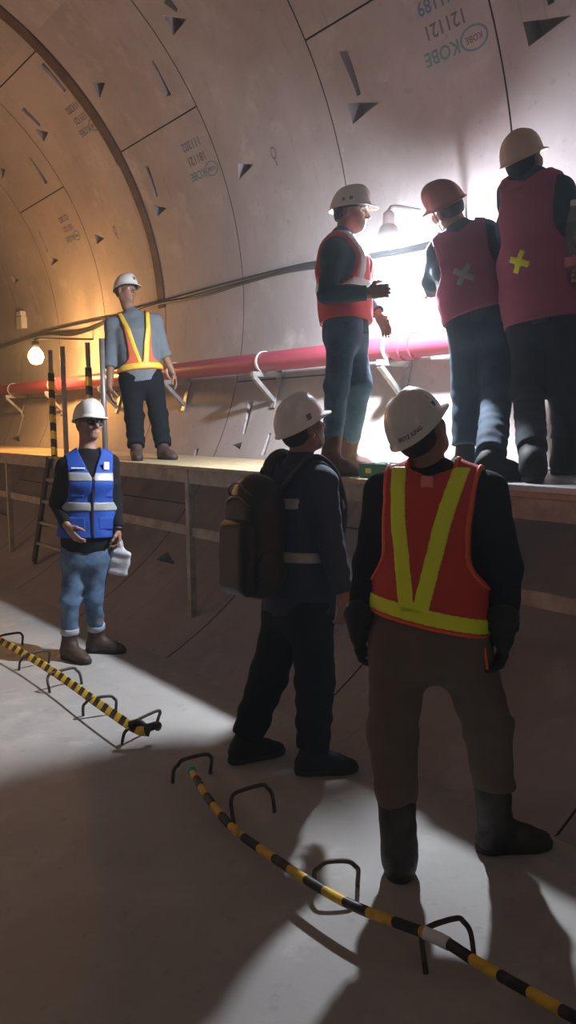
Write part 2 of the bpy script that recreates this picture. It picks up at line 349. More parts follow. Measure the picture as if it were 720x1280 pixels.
# stencilled markings on the lining, upside down as in the tunnel
def stencil(px, size, rows, label):
    (yc, tc) = wall_yt(*px); root = empty('stencil_marking', wpt(yc, tc, RAD-0.002), label, 'marking', 'segment stencils')
    def put(nm, vs, fs, m): pyd(nm, [wpt(yc+x, tc-y/RAD, RAD-0.003) for x, y, *_ in vs], fs, m, root, False)
    yy = 0.0
    for k, (s, m) in enumerate(rows):
        vs, fs = text_geo(s, size); put('number' if k < 2 else 'maker_name', [(x+(size*0.62 if k == 2 else 0), y-size*1.25*(2-k)+size*1.25, 0) for x, y, z in vs], fs, M[m])
    ov = []; of = []; N = 28; cx, cy = -size*1.62, size*1.25*1.0
    for i in range(N):
        a = 2*math.pi*i/N
        for r in (1.0, 0.84): ov.append((cx+size*0.95*r*math.cos(a), cy+size*0.62*r*math.sin(a), 0))
    for i in range(N): j = (i+1) % N; of.append((2*i, 2*j, 2*j+1, 2*i+1))
    put('oval_ring', ov, of, M[rows[2][1]])
    vs, fs = text_geo('KOBE', size*0.45); put('oval_lettering', [(x+cx, y+cy, 0) for x, y, z in vs], fs, M['ink_grey'])
    return root
stencil((556, 30), 0.115, [('141189', 'ink_blue'), ('121121', 'ink_grey'), ('KOBE', 'ink_teal')], 'blue and grey number stencil upside down at top of tunnel wall above the welding light')
stencil((246, 198), 0.105, [('111202', 'ink_blue'), ('181121', 'ink_grey'), ('KOBE', 'ink_teal')], 'blue number stencil right of the thick brown joint band')
stencil((100, 148), 0.095, [('111202', 'ink_grey'), ('131121', 'ink_grey'), ('KOBE', 'ink_teal')], 'faded number stencil left of the thick brown joint band')
stencil((85, 285), 0.095, [('121202', 'ink_grey'), ('151121', 'ink_grey'), ('KOBE', 'ink_teal')], 'smallest number stencil low on the left of the orange lit wall')
def ring_mark(px, r, label):
    yc, tc = wall_yt(*px); ov = []; of = []; N = 20
    for i in range(N):
        a = 2*math.pi*i/N
        for q in (1.0, 0.75): ov.append(wpt(yc+r*0.7*q*math.cos(a), tc+r*q*math.sin(a)/RAD, RAD-0.003))
    for i in range(N): j = (i+1) % N; of.append((2*i, 2*j, 2*j+1, 2*i+1))
    b = len(ov)
    for x, y in ((-0.006, -r), (0.006, -r), (0.012, -r*2.1), (0.0, -r*2.1)): ov.append(wpt(yc-x, tc+y/RAD, RAD-0.003))
    of.append((b, b+1, b+2, b+3))
    tag(pyd('balloon_mark', ov, of, M['ink_grey'], None, False), label, 'marking')
ring_mark((342, 191), 0.05, 'hand drawn loop with a tail on the wall left of the coral vest worker')
ring_mark((144, 288), 0.05, 'small hand drawn loop left of the brown joint band above the far worker')

# ------------------------------------------------------------------ walkway platform
WX = 2.95
walk = empty('walkway_platform', (3.3, 5.0, 0.0), 'long raised timber walkway on posts along the right tunnel wall', 'walkway')
for a, b in ((-1.2, 1.2), (1.2, 3.45), (3.45, 5.02), (5.02, 7.0), (7.0, 8.95), (8.95, 11.4), (11.4, 14.0)):
    box('deck_board', (WX, a+0.0004, 1.283), (3.955, b-0.0004, 1.308), M['ply'], walk, 0.003)
    dz = 0.004*math.sin(a*3)
    box('fascia_board', (WX+0.012, a+0.006, 1.185+dz), (WX+0.052, b-0.006, 1.282), M['timber'], walk, 0.004)
    box('lower_rail', (WX+0.03, a+0.004, 0.795+dz), (WX+0.065, b-0.004, 0.868+dz), M['timber'], walk, 0.004)
def wall_z(x): return ZC-math.sqrt(RAD*RAD-(x-VC)**2)
def wall_x(z): return VC+math.sqrt(RAD*RAD-(z-ZC)**2)
for y in (-0.4, 2.35, 5.03, 8.95, 11.6):
    beam('post', (WX+0.03, y, wall_z(WX+0.03)-0.005), (WX+0.03, y, 1.215), 0.05, 0.05, M['timber'], walk, up=(1, 0, 0))
    beam('cross_beam', (WX+0.055, y, 1.24), (wall_x(1.24)-0.005, y, 1.24), 0.05, 0.08, M['timber'], walk)
sh = box('steel_sheet', (WX-0.01, -0.3, 1.309), (3.86, 2.86, 1.335), M['sheet'], None, 0.003)
tag(sh, 'bright steel sheet laid over the walkway under the two red vested workers', 'sheet')

# access ladder with taped handrail posts
lad = empty('access_ladder', (2.75, 7.0, 0.0), 'steel access ladder with hazard taped handrail posts behind the blue vest worker', 'ladder')
for y in (7.56, 6.68):
    beam('stringer', (2.925, y+0.56, 0.19), (2.925, y+0.02, 1.30), 0.03, 0.07, M['dsteel'], lad, up=(0, 1, 0))
for k in range(1, 5):
    f = k/5; x = 2.925; z = 0.19+1.11*f; dy = 0.56*(1-f)+0.02
    beam('rung', (x, 7.56+dy, z), (x, 6.68+dy, z), 0.03, 0.03, M['galv'], lad)
for y in (7.52, 6.66):
    p = tube('handrail_post', [(2.955, y, 1.31), (2.955, y, 2.32)], 0.022, M['galv'], lad)
    tube('hazard_tape', [(2.955, y, 1.31+i*0.05) for i in range(17)], 0.031, M['hazard3'], p, run=True)
    for yy in (0.12,): tube('handrail_post', [(3.0, y-0.19, 1.31), (3.0, y-0.19, 2.34)], 0.024, M['galv'], lad)

# ------------------------------------------------------------------ pipe, brackets, cables
PX, PZ, PR = 4.10, 2.13, 0.082
pipe = empty('water_pipe', (PX, 5, PZ-PR), 'long red water pipe running along the tunnel wall on steel brackets', 'pipe')
for a, b in ((-6.9, 3.95), (3.95, 10.02), (10.02, 18.0)):
    lathe('pipe_length', [(PR*0.55, a), (PR, a), (PR, b), (PR*0.55, b)], M['pipe'], pipe, (PX, 0, PZ), (0, 1, 0), 32, False)
for y in (3.95, 10.02):
    lathe('coupling', [(PR+0.001, y-0.09), (PR+0.014, y-0.088), (PR+0.014, y-0.012), (PR+0.004, y-0.01), (PR+0.004, y+0.01), (PR+0.014, y+0.012), (PR+0.014, y+0.088), (PR+0.001, y+0.09)], M['pipe'], pipe, (PX, 0, PZ), (0, 1, 0), 32, False)
names = ['beside the coral vest worker', 'beside the far worker', 'under the bright light']
by = [-5.0, -3.4, -1.9, -0.4, 1.1, 2.6, 4.10, 5.63, 7.16, 8.7, 10.35, 11.9, 13.4]
blab = {4.10: 'steel pipe bracket below the bright light and left of the bent worker', 5.63: 'steel pipe bracket with white strap just left of the coral vest worker', 7.16: 'steel pipe bracket right beside the far worker on the walkway', 8.7: 'steel pipe bracket between the two hazard taped ladder posts', 10.35: 'steel pipe bracket under the warm lamp at left edge', 11.9: 'farthest visible steel pipe bracket at left edge of the photo', 2.6: 'steel pipe bracket hidden behind the two red vested workers'}
for y in by[5:12]:
    r = empty('pipe_bracket', (4.1, y, 1.8), blab[y], 'bracket', 'pipe wall brackets')
    zt = PZ-PR-0.022; xw = wall_x(zt)
    beam('arm', (3.97, y, zt), (xw-0.01, y, zt), 0.045, 0.042, M['galv'], r)
    beam('brace', (3.985, y, zt-0.02), (wall_x(1.80)-0.012, y, 1.80), 0.04, 0.035, M['galv'], r)
    beam('wall_plate', (wall_x(1.74)-0.012, y, 1.74), (wall_x(zt+0.06)-0.012, y, zt+0.06), 0.06, 0.014, M['galv'], r, up=(1, 0, 0))
    st = [(PX+(PR+0.008)*math.cos(a), y, PZ+(PR+0.008)*math.sin(a)) for a in np.linspace(math.radians(-65), math.radians(245), 24)]
    tube('strap', st, 0.008, M['strap'], r, flat=(0.004, 0.016), up0=(1, 0, 0))
def wall_cable(pts, r, label, off=0.03, m='cable'):
    P = [wpt(y, t*D2R, RAD-off) for y, t in pts]; return tag(tube('cable', smooth_path(P, 10), r, M[m], None, 8), label, 'cable', 'wall cables')
wall_cable([(14.5, 2.0), (13.2, 1.77), (11.62, 2.67), (10.72, 1.9), (9.9, 1.1), (9.33, 1.75), (8.6, 2.9), (7.8, 3.05), (6.5, 3.3), (5.4, 3.2), (4.8, 2.4), (3.8, 1.6), (2.5, 2.0), (0.5, 2.6), (-3, 2.4)], 0.022, 'thick black cable running the length of the wall above the red pipe')
wall_cable([(14.5, 2.3), (13.0, 2.3), (11.4, 2.9), (10.4, 2.9), (9.5, 2.6), (8.7, 2.2), (7.8, 2.7), (6.9, 2.2), (6.2, 2.6), (5.5, 2.75), (4.6, 1.9), (3.2, 1.9), (0.5, 2.0), (-3, 2.0)], 0.012, 'thin black cable sagging just under the thick one', 0.06)
wall_cable([(11.3, 2.9), (10.9, 1.9), (10.2, 0.5), (9.5, 0.9), (8.9, 2.3), (8.0, 2.8)], 0.012, 'looped black cable drooping above the red pipe near the warm lamp', 0.045)
jy, jt = wall_yt(31, 402); jb = empty('junction_box', wpt(jy, jt, RAD-0.04), 'small pale box on the orange lit wall above the warm lamp', 'box')
jp = wpt(jy, jt, RAD)
box('body', (jp[0]-0.09, jy-0.11, jp[2]-0.11), (jp[0]-0.004, jy+0.11, jp[2]+0.07), M['boxgrey'], jb, 0.008); box('lid', (jp[0]-0.098, jy-0.10, jp[2]+0.075), (jp[0]-0.012, jy+0.07, jp[2]+0.14), M['boxgrey'], jb, 0.006)

# ------------------------------------------------------------------ lamps
LX = np.array([3.63, 3.66, 2.74])
wl = empty('work_lamp', LX, 'blinding white work lamp on a wall arm between the workers', 'lamp')
lathe('bulb', [(0.008, -0.055), (0.030, -0.046), (0.048, -0.016), (0.050, 0.01), (0.040, 0.04), (0.026, 0.07), (0.018, 0.082)], M['bulb_w'], wl, LX, (0, 0, 1), 24)
lathe('socket', [(0.028, 0.08), (0.036, 0.085), (0.036, 0.15), (0.02, 0.165), (0.012, 0.17)], M['strap'], wl, LX, (0, 0, 1), 20)
lathe('shade', [(0.03, 0.084), (0.050, 0.066), (0.062, 0.036), (0.066, 0.010), (0.068, 0.010), (0.064, 0.038), (0.052, 0.071), (0.03, 0.090)], M['strap'], wl, LX, (0, 0, 1), 32)
tube('arm', smooth_path([LX+(0, 0, 0.165), LX+(0.05, 0, 0.20), LX+(0.3, 0, 0.21), (wall_x(2.95)-0.004, 3.66, 2.95)], 6), 0.012, M['strap'], wl)
LW = onx(45, 445, 3.62)
ol = empty('bulkhead_lamp', LW, 'glowing warm orange lamp on the wall at left beside the taped post', 'lamp')
lathe('bulb', [(0.012, -0.10), (0.06, -0.085), (0.09, -0.02), (0.085, 0.03), (0.05, 0.08), (0.02, 0.09)], M['bulb_o'], ol, LW, (0, 0, 1), 24)
lathe('socket', [(0.035, 0.092), (0.045, 0.097), (0.045, 0.17), (0.02, 0.18)], M['black'], ol, LW, (0, 0, 1), 20)
tube('arm', smooth_path([LW+(0, 0, 0.178), LW+(0.06, 0, 0.21), (wall_x(LW[2]+0.24)-0.004, LW[1], LW[2]+0.24)], 6), 0.012, M['black'], ol)

# ------------------------------------------------------------------ floor hooks and hazard tape
HY = [(1.475, 'nearest', 0), (2.0, 'second nearest', 0), (2.565, 'third nearest', 0), (3.06, 'fourth', 0), (3.68, 'fifth', 0), (4.09, 'sixth', 0), (4.6, 'seventh', 0), (5.1, 'eighth', 0), (5.45, 'ninth', 0)]
HL = ['rebar hook in the floor nearest the camera holding white taped bar', 'rebar hook beside the dusty left boot', 'rebar hook in front of the backpack wearer by his shadow', 'rebar hook at the teal end of the near hazard bar', 'rebar hook wrapped in dark cloth at the end of the far tape', 'rebar hook second from the wrapped end of the far tape', 'rebar hook under the far tape in front of the brown boots', 'rebar hook under the far tape left of the brown boots', 'rebar hook at the left edge of the photo under the far tape']
def hook(px1, px2, top, label):
    a = onz(*px1, 0.0); b = onz(*px2, 0.0); d = unit(b-a); lean = np.array([-d[1], d[0], 0])*0.035*random.choice((-1, 1))
    h = top; r = 0.035
    pts = [a-(0, 0, .02), a+(0, 0, .01), a+lean*.5+(0, 0, h*.6), a+lean+d*.012+(0, 0, h-.02), a+lean+d*.04+(0, 0, h), b+lean-d*.04+(0, 0, h), b+lean-d*.012+(0, 0, h-.02), b+lean*.5+(0, 0, h*.6), b+(0, 0, .01), b-(0, 0, .02)]
    return tag(tube('rebar_hook', smooth_path(pts, 5), 0.0085, M['rebar'], None, 8), label, 'hook', 'floor rebar hooks')
HP = [((532, 1216), (592, 1196)), ((393, 1110), (447, 1108)), ((292, 1031), (343, 1015)), ((216, 979), (263, 967)), ((153, 930), (196, 908)), ((104, 895), (145, 889)), ((62, 866), (102, 855)), ((24, 838), (61, 829)), ((-6, 812), (28, 806))]
for i, ((a, b), (y, nm, _)) in enumerate(zip(HP, HY)): hook(a, b, 0.115 if i < 4 else 0.105, HL[i])
# near bar wrapped in hazard tape: pixels on the photo at measured height
zt = [0.10, 0.105, 0.1, 0.09, 0.095, 0.10, 0.105, 0.105, 0.10, 0.09]
nb = [J(*q, 1) for q in ((0, 0),)]
pts = [onz(px, py, z) for (px, py), z in zip(((240, 964), (262, 1000), (292, 1036), (330, 1064), (390, 1104), (450, 1136), (545, 1172), (600, 1205), (690, 1256), (790, 1312)), zt)]
bar = empty('hazard_bar', pts[4]*np.array([1, 1, 0]), 'long bar wrapped in black and yellow tape threaded through the near floor hooks', 'barrier')
tube('taped_bar', smooth_path(pts, 12), 0.0165, M['hazard'], bar, 12, run=True)
e0, e1 = pts[0], pts[1]; d = unit(e1-e0)
tube('teal_end_wrap', [e0-d*0.03, e0-d*0.005, e0+d*0.02], [0.014, 0.021, 0.019], M['teal'], bar, 12)
sp = smooth_path(pts, 12); sp = [p for p in sp if 555 < 0 or True]
i0 = 6*12-2; tube('white_tape_wrap', sp[i0:i0+6], 0.019, M['whitetape'], bar, 12)
fp = [onz(px, py, z) for (px, py), z in zip(((-25, 788), (10, 806), (45, 826), (82, 850), (124, 880), (168, 910), (188, 915)), (0.11, 0.11, 0.105, 0.105, 0.105, 0.10, 0.09))]
fr = empty('hazard_ribbon', fp[3]*np.array([1, 1, 0]), 'flat black and yellow tape stretched over the far floor hooks', 'barrier')
tube('ribbon', smooth_path(fp, 10), 0.03, M['hazard2'], fr, 8, flat=(0.024, 0.0015), run=True, up0=(0.75, 0, 0.66))
k0 = fp[-2]; tube('knot', smooth_path([k0+(-.02, .02, .012), k0+(.02, .0, .022), k0+(.05, -.03, .0), k0+(.10, -.05, .006), k0+(.12, -.02, -.02)], 5), 0.02, M['dsteel'], fr, 10)

# ------------------------------------------------------------------ things on the walkway
g = onz(484, 588, 1.309); cy = unit(np.array([RGT[0], RGT[1], 0])); cx = np.array([-cy[1], cy[0], 0])
tb = empty('tool_tray', (3.14, 3.1, 1.309), 'green plastic tool tray on the walkway edge by the coral vest worker', 'tray')
def lbox(name, c, hx, hy, z0, z1, m, parent, bev=0.006, ang=0.0):
    bm = bmesh.new(); vs = add_box(bm, (-hx, -hy, z0), (hx, hy, z1), bev)
    mt = Matrix.Translation((c[0], c[1], 0)) @ Matrix.Rotation(ang, 4, 'Z')
    for v in bm.verts: v.co = mt @ v.co
    return bm_obj(name, bm, m, parent)
c = (3.14, 3.10)
lbox('base', c, 0.10, 0.19, 1.309, 1.318, M['green'], tb)
for sx in (-1, 1): lbox('side', (c[0]+sx*0.097, c[1]), 0.005, 0.19, 1.312, 1.385, M['green'], tb, 0.002)
for sy in (-1, 1): lbox('end', (c[0], c[1]+sy*0.187), 0.10, 0.005, 1.312, 1.385, M['green'], tb, 0.002)
lbox('divider', c, 0.095, 0.004, 1.314, 1.375, M['green'], tb, 0.001)
lbox('label', (c[0]-0.1035, c[1]+0.11), 0.001, 0.022, 1.335, 1.362, M['yellow'], tb, 0.0)
tl = ['steel spanner lying across the green tool tray', 'red handled screwdriver in the green tool tray', 'black handled pliers in the green tool tray', 'steel rod tool at the right end of the green tray']
for k, (oy, an, m) in enumerate(((0.10, 0.5, 'chrome'), (0.02, -0.4, 'red'), (-0.07, 0.3, 'black'), (-0.13, -0.2, 'chrome'))):
    p = np.array([c[0], c[1]+oy, 1.378]); dd = np.array([math.sin(an)*0.7, math.cos(an), 0])
    t = empty(['spanner', 'screwdriver', 'pliers', 'punch'][k], p, tl[k], 'tool')
    tube('shaft', [p-dd*0.05, p+dd*0.09], 0.006, M['chrome'], t); tube('handle', [p-dd*0.10+(0, 0, .002), p-dd*0.04], 0.012, M[m], t)
    if k in (0, 2):
        for s in (-1, 1): tube('jaw', [p+dd*0.085, p+dd*0.10+np.cross(dd, UP)*0.014*s, p+dd*0.125+np.cross(dd, UP)*0.010*s], 0.006, M['chrome'], t)
a = np.array([3.86, 2.80, 1.309+0.027]); b = wall_hit(680, 470); b = np.array([4.235, 2.93, 1.88])
tag(tube('steel_rod', [a, b+(-0.012, 0, 0)], 0.009, M['sheet'], None), 'thin bright rod leaning on the wall between the right worker legs', 'rod')
hp = [np.array([3.95+0.0, 3.2, 1.345]), np.array([3.8, 2.95, 1.347]), np.array([3.66, 2.86, 1.348]), np.array([3.62, 2.66, 1.348]), np.array([3.78, 2.55, 1.348]), np.array([3.83, 2.62, 1.40]), np.array([3.80, 2.74, 1.46])]
hp = [np.array([3.70, 3.05, 1.322]), np.array([3.66, 2.93, 1.325]), np.array([3.67, 2.80, 1.348]), np.array([3.70, 2.62, 1.348]), np.array([3.80, 2.52, 1.352]), np.array([3.83, 2.58, 1.347]), np.array([3.75, 2.70, 1.346])]
tag(tube('hose', smooth_path(hp, 8), 0.010, M['wcable'], None), 'white hose looped on the walkway between the two red vested workers', 'hose')
# ------------------------------------------------------------------ implicit-surface modelling for figures and soft things
def axis(lo, hi, h, fine=()):
    """grid coordinates from lo to hi, with finer spacing inside the given intervals"""
    out = [lo]; x = lo
    while x < hi:
        s = h
        for a, b, f in fine:
            if a-h < x < b: s = min(s, f)
        x += s; out.append(x)
    return np.array(out, np.float64)
class Field:
    def __init__(self, xs, ys, zs):
        self.ax = (xs, ys, zs); self.F = np.full((len(xs), len(ys), len(zs)), 1.0, np.float32)
    @classmethod
    def box(cls, lo, hi, h): return cls(*[axis(lo[i], hi[i], h) for i in range(3)])
    def grids(self): return self.ax[0][:, None, None], self.ax[1][None, :, None], self.ax[2][None, None, :]
    def add(self, prim, k=0.02, sub=False, pad=0.05):
        fn, lo, hi = prim; sl = []
        for i in range(3):
            a = max(int(np.searchsorted(self.ax[i], lo[i]-pad))-1, 0); b = min(int(np.searchsorted(self.ax[i], hi[i]+pad))+1, len(self.ax[i]))
            if b <= a: return
            sl.append(slice(a, b))
        X, Y, Z = self.ax[0][sl[0]][:, None, None], self.ax[1][sl[1]][None, :, None], self.ax[2][sl[2]][None, None, :]
        d = fn(X, Y, Z).astype(np.float32); f = self.F[tuple(sl)]
        if sub:
            d = -d; h = np.clip(k-np.abs(f-d), 0, None)/k; self.F[tuple(sl)] = np.maximum(f, d)+h*h*k*0.25
        else:
            h = np.clip(k-np.abs(f-d), 0, None)/k; self.F[tuple(sl)] = np.minimum(f, d)-h*h*k*0.25
    def mesh(self, name):
        F = self.F.copy()
        F[0], F[-1] = np.maximum(F[0], 1e-3), np.maximum(F[-1], 1e-3); F[:, 0] = np.maximum(F[:, 0], 1e-3); F[:, -1] = np.maximum(F[:, -1], 1e-3); F[:, :, 0] = np.maximum(F[:, :, 0], 1e-3); F[:, :, -1] = np.maximum(F[:, :, -1], 1e-3)
        n = np.array(F.shape); ins = F < 0; cn = n-1; nc = int(np.prod(cn))
        S = [np.zeros(nc) for _ in range(3)]; C = np.zeros(nc); quads = []
        cid = lambda i, j, k: (i*cn[1]+j)*cn[2]+k
        for a in range(3):
            u, v = (a+1) % 3, (a+2) % 3
            s0 = [slice(None)]*3; s1 = [slice(None)]*3; s0[a] = slice(0, -1); s1[a] = slice(1, None); s0, s1 = tuple(s0), tuple(s1)
            A = ins[s0]; idx = np.array(np.nonzero(A != ins[s1])); low = A[tuple(idx)]
            f0 = F[s0][tuple(idx)].astype(float); f1 = F[s1][tuple(idx)].astype(float); t = f0/(f0-f1)
            pos = [self.ax[i][idx[i]] for i in range(3)]; pos[a] = pos[a]+t*(self.ax[a][idx[a]+1]-self.ax[a][idx[a]])
            ids = []; ok = np.ones(len(t), bool)
            for du, dv in ((-1, -1), (0, -1), (0, 0), (-1, 0)):
                c = [idx[0].copy(), idx[1].copy(), idx[2].copy()]; c[u] += du; c[v] += dv
                g = (c[u] >= 0) & (c[u] < cn[u]) & (c[v] >= 0) & (c[v] < cn[v]); ok &= g
                q = cid(np.clip(c[0], 0, cn[0]-1), np.clip(c[1], 0, cn[1]-1), np.clip(c[2], 0, cn[2]-1)); ids.append(q)
                for i in range(3): S[i] += np.bincount(q[g], pos[i][g], nc)
                C += np.bincount(q[g], minlength=nc)
            Q = np.stack(ids, 1)[ok]; lw = low[ok]; Q[~lw] = Q[~lw][:, ::-1]; quads.append(Q)
        used = np.nonzero(C)[0]; remap = np.full(nc, -1); remap[used] = np.arange(len(used))
        V = np.stack([S[i][used]/C[used] for i in range(3)], 1); Q = remap[np.concatenate(quads)]
        me = bpy.data.meshes.new(name); me.vertices.add(len(V)); me.vertices.foreach_set('co', V.ravel())
        me.loops.add(Q.size); me.loops.foreach_set('vertex_index', Q.ravel().astype(np.int32)); me.polygons.add(len(Q))
        me.polygons.foreach_set('loop_start', np.arange(0, Q.size, 4, dtype=np.int32)); me.polygons.foreach_set('loop_total', np.full(len(Q), 4, np.int32))
        me.update(calc_edges=True); me.validate(); return me
def cone(a, b, ra, rb):
    a = np.asarray(a, float); b = np.asarray(b, float); ba = b-a; L2 = max(float(ba@ba), 1e-9)
    def fn(X, Y, Z):
        px, py, pz = X-a[0], Y-a[1], Z-a[2]
        t = np.clip((px*ba[0]+py*ba[1]+pz*ba[2])/L2, 0, 1)
        return np.sqrt((px-t*ba[0])**2+(py-t*ba[1])**2+(pz-t*ba[2])**2)-(ra+(rb-ra)*t)
    r = max(ra, rb); return fn, np.minimum(a, b)-r, np.maximum(a, b)+r
def econe(a, b, wa, wb, right, cz=0.05):
    """tapered limb of elliptical section: (half width, half depth) at both ends"""
    a = np.asarray(a, float); b = np.asarray(b, float); ax = unit(b-a); L = np.linalg.norm(b-a); r = np.asarray(right, float); r = unit(r-ax*(r@ax)); f = np.cross(ax, r)
    def fn(X, Y, Z):
        px, py, pz = X-a[0], Y-a[1], Z-a[2]
        s = px*ax[0]+py*ax[1]+pz*ax[2]; t = np.clip(s/L, 0, 1); qs = s-t*L
        qr = px*r[0]+py*r[1]+pz*r[2]; qf = px*f[0]+py*f[1]+pz*f[2]; w = wa[0]+(wb[0]-wa[0])*t; d = wa[1]+(wb[1]-wa[1])*t
        n = np.sqrt((qr/w)**2+(qf/d)**2+(qs/cz)**2); g = np.sqrt((qr/w**2)**2+(qf/d**2)**2+(qs/cz**2)**2)+1e-6
        return n*(n-1)/g
    m = max(*wa, *wb, cz); return fn, np.minimum(a, b)-m, np.maximum(a, b)+m
def ellip(c, R, rad):
    """R rows are the local axes in world space"""
    c = np.asarray(c, float); R = np.asarray(R, float)
    def fn(X, Y, Z):
        p = (X-c[0], Y-c[1], Z-c[2]); n = 0; g = 0
        for i in range(3):
            q = p[0]*R[i][0]+p[1]*R[i][1]+p[2]*R[i][2]; n = n+(q/rad[i])**2; g = g+(q/rad[i]**2)**2
        n = np.sqrt(n); return n*(n-1)/(np.sqrt(g)+1e-6)
    m = max(rad); return fn, c-m, c+m
def rbox(c, R, half, rr):
    c = np.asarray(c, float); R = np.asarray(R, float)
    def fn(X, Y, Z):
        p = (X-c[0], Y-c[1], Z-c[2]); o = 0; mx = None
        for i in range(3):
            q = np.abs(p[0]*R[i][0]+p[1]*R[i][1]+p[2]*R[i][2])-(half[i]-rr); o = o+np.maximum(q, 0)**2; mx = q if mx is None else np.maximum(mx, q)
        return np.sqrt(o)+np.minimum(mx, 0)-rr
    m = float(np.linalg.norm(half)); return fn, c-m, c+m
def wrinkle(X, Y, Z, s=1.0, ph=0.0):
    return (np.sin(X*31*s+ph+2.2*np.sin(Z*13*s+ph))*np.sin(Z*37*s+1.7*np.sin(Y*19*s+X*11*s+ph))+0.6*np.sin(Z*71*s+3*np.sin(X*17*s-ph)+Y*23*s))*0.6

class Figure:
    def __init__(self, label, **k):
        self.__dict__.update(dict(size=1.0, build=1.0, curl=0.35, parts={}, trs_r=(0.098, 0.076, 0.072), trs_hem=0.07, sleeve_r=(0.064, 0.056, 0.046), sleeve_to='wrist', ph=0.0, fine=0.006, headtilt=(0, 0), headphi=None, lean=0.0)); self.__dict__.update(k)
        s = self.size; f = heading(self.phi); self.f0 = f; r = np.array([f[1], -f[0], 0.0])
        base = (self.footL[0]+self.footR[0])/2; base[2] = min(self.footL[0][2], self.footR[0][2])
        self.root = empty('person', base, label, 'person')
        sr = unit(self.shR-self.shL); self.pc = (self.hipL+self.hipR)/2; sm = (self.shL+self.shR)/2; up = unit(sm-self.pc)
        sr = unit(sr-up*(sr@up)); self.r, self.u, self.f = sr, up, np.cross(up, sr)
        self.nb = sm+up*0.055*s; self.T = np.linalg.norm(self.nb-self.pc)
        self.anL, self.anR = self.footL[0]+UP*0.09*s, self.footR[0]+UP*0.09*s
        hp = self.headphi if self.headphi is not None else self.phi; hf = heading(hp); hr = np.array([hf[1], -hf[0], 0.0]); hu = UP
        p, t = math.radians(self.headtilt[0]), math.radians(self.headtilt[1])      # pitch up, tilt to own right
        hf, hu = hf*math.cos(p)+hu*math.sin(p), hu*math.cos(p)-hf*math.sin(p)
        hu, hr = hu*math.cos(t)+hr*math.sin(t), hr*math.cos(t)-hu*math.sin(t); self.H = np.array([hr, hf, hu]); self.hs = s*getattr(self, 'headscale', 1.0)
    def hp(self, x, y, z): return self.head+self.hs*(self.H[0]*x+self.H[1]*y+self.H[2]*z)
    def at(self, t): return self.pc+self.u*self.T*t
    def torso(self, inf=0.0, neckgap=0.0):
        b, s, r = self.build, self.size, self.r; A = self.at; i = inf
        yo = self.f
        P = [(econe(self.pc-self.u*0.05*s, A(0.2), (0.160*b*s+i, 0.115*b*s+i), (0.150*b*s+i, 0.108*b*s+i), r, 0.09+i), 0.03),
             (econe(A(0.2), A(0.45), (0.150*b*s+i, 0.108*b*s+i), (0.150*b*s+i, 0.105*b*s+i), r, 0.09+i), 0.08),
             (econe(A(0.45), A(0.72)+yo*0.008, (0.150*b*s+i, 0.105*b*s+i), (0.168*b*s+i, 0.118*b*s+i), r, 0.09+i), 0.08),
             (econe(A(0.72)+yo*0.008, A(0.87), (0.168*b*s+i, 0.118*b*s+i), (0.150*b*s+i, 0.080*b*s+i), r, 0.05+i), 0.08)]
        for sh in (self.shL, self.shR):
            P.append((cone(self.nb+self.u*0.005*s, sh+self.u*0.0, 0.050*s+i*0.8, 0.052*s+i*0.8), 0.05))
        return P
    def arm(self, sd, ra, to=None):
        sh, el, wr = (self.shL, self.elL, self.wrL) if sd == 'L' else (self.shR, self.elR, self.wrR); s = self.size
        P = [(cone(sh, el, ra[0]*s, ra[1]*s), 0.03)]
        if to == 'elbow':
            return P
        return P+[(cone(el, wr, ra[1]*s, ra[2]*s), 0.03)]
    def hand(self, sd, inf=0.0):
        s = self.size; wr, d = (self.wrL, self.hdL) if sd == 'L' else (self.wrR, self.hdR); l = self.thL if sd == 'L' else self.thR
        d = unit(d); l = np.asarray(l, float); l = unit(l-d*(l@d)); n = np.cross(d, l)*(1 if sd == 'L' else -1); cu = self.curl if not isinstance(self.curl, dict) else self.curl[sd]; P = []
        P.append((econe(wr-d*0.02*s, wr+d*0.045*s, (0.027*s+inf, 0.021*s+inf), (0.036*s+inf, 0.017*s+inf), l, 0.02), 0.012))
        P.append((econe(wr+d*0.035*s, wr+d*0.080*s, (0.037*s+inf, 0.017*s+inf), (0.039*s+inf, 0.014*s+inf), l, 0.014), 0.012))
        for off, fl in ((0.030, 0.93), (0.0105, 1.03), (-0.0095, 0.97), (-0.028, 0.78)):
            p = wr+d*(0.083-abs(off)*0.15)*s+l*off*s; a = 0.0
            for j, (ln, rr) in enumerate(((0.044, 0.0096), (0.027, 0.0088), (0.021, 0.0078))):
                a += cu*(0.7, 1.1, 0.7)[j]; dd = unit(d*math.cos(a)+n*math.sin(a)+l*off*1.2*(1 if j == 0 else 0.4)); q = p+dd*ln*fl*s
                P.append((cone(p, q, rr*s+inf, (rr-0.0008)*s+inf), 0.005)); p = q
        p = wr+d*0.025*s+l*0.026*s+n*0.004*s
        for ln, rr, v in ((0.042, 0.0125, d*0.62+l*0.62+n*0.45), (0.032, 0.0105, d*0.82+l*0.3+n*(0.4+0.4*cu)), (0.025, 0.009, d*0.92+l*0.05+n*(0.45+0.5*cu))):
            q = p+unit(v)*ln*s; P.append((cone(p, q, rr*s+inf, (rr-0.001)*s+inf), 0.010)); p = q
        return P
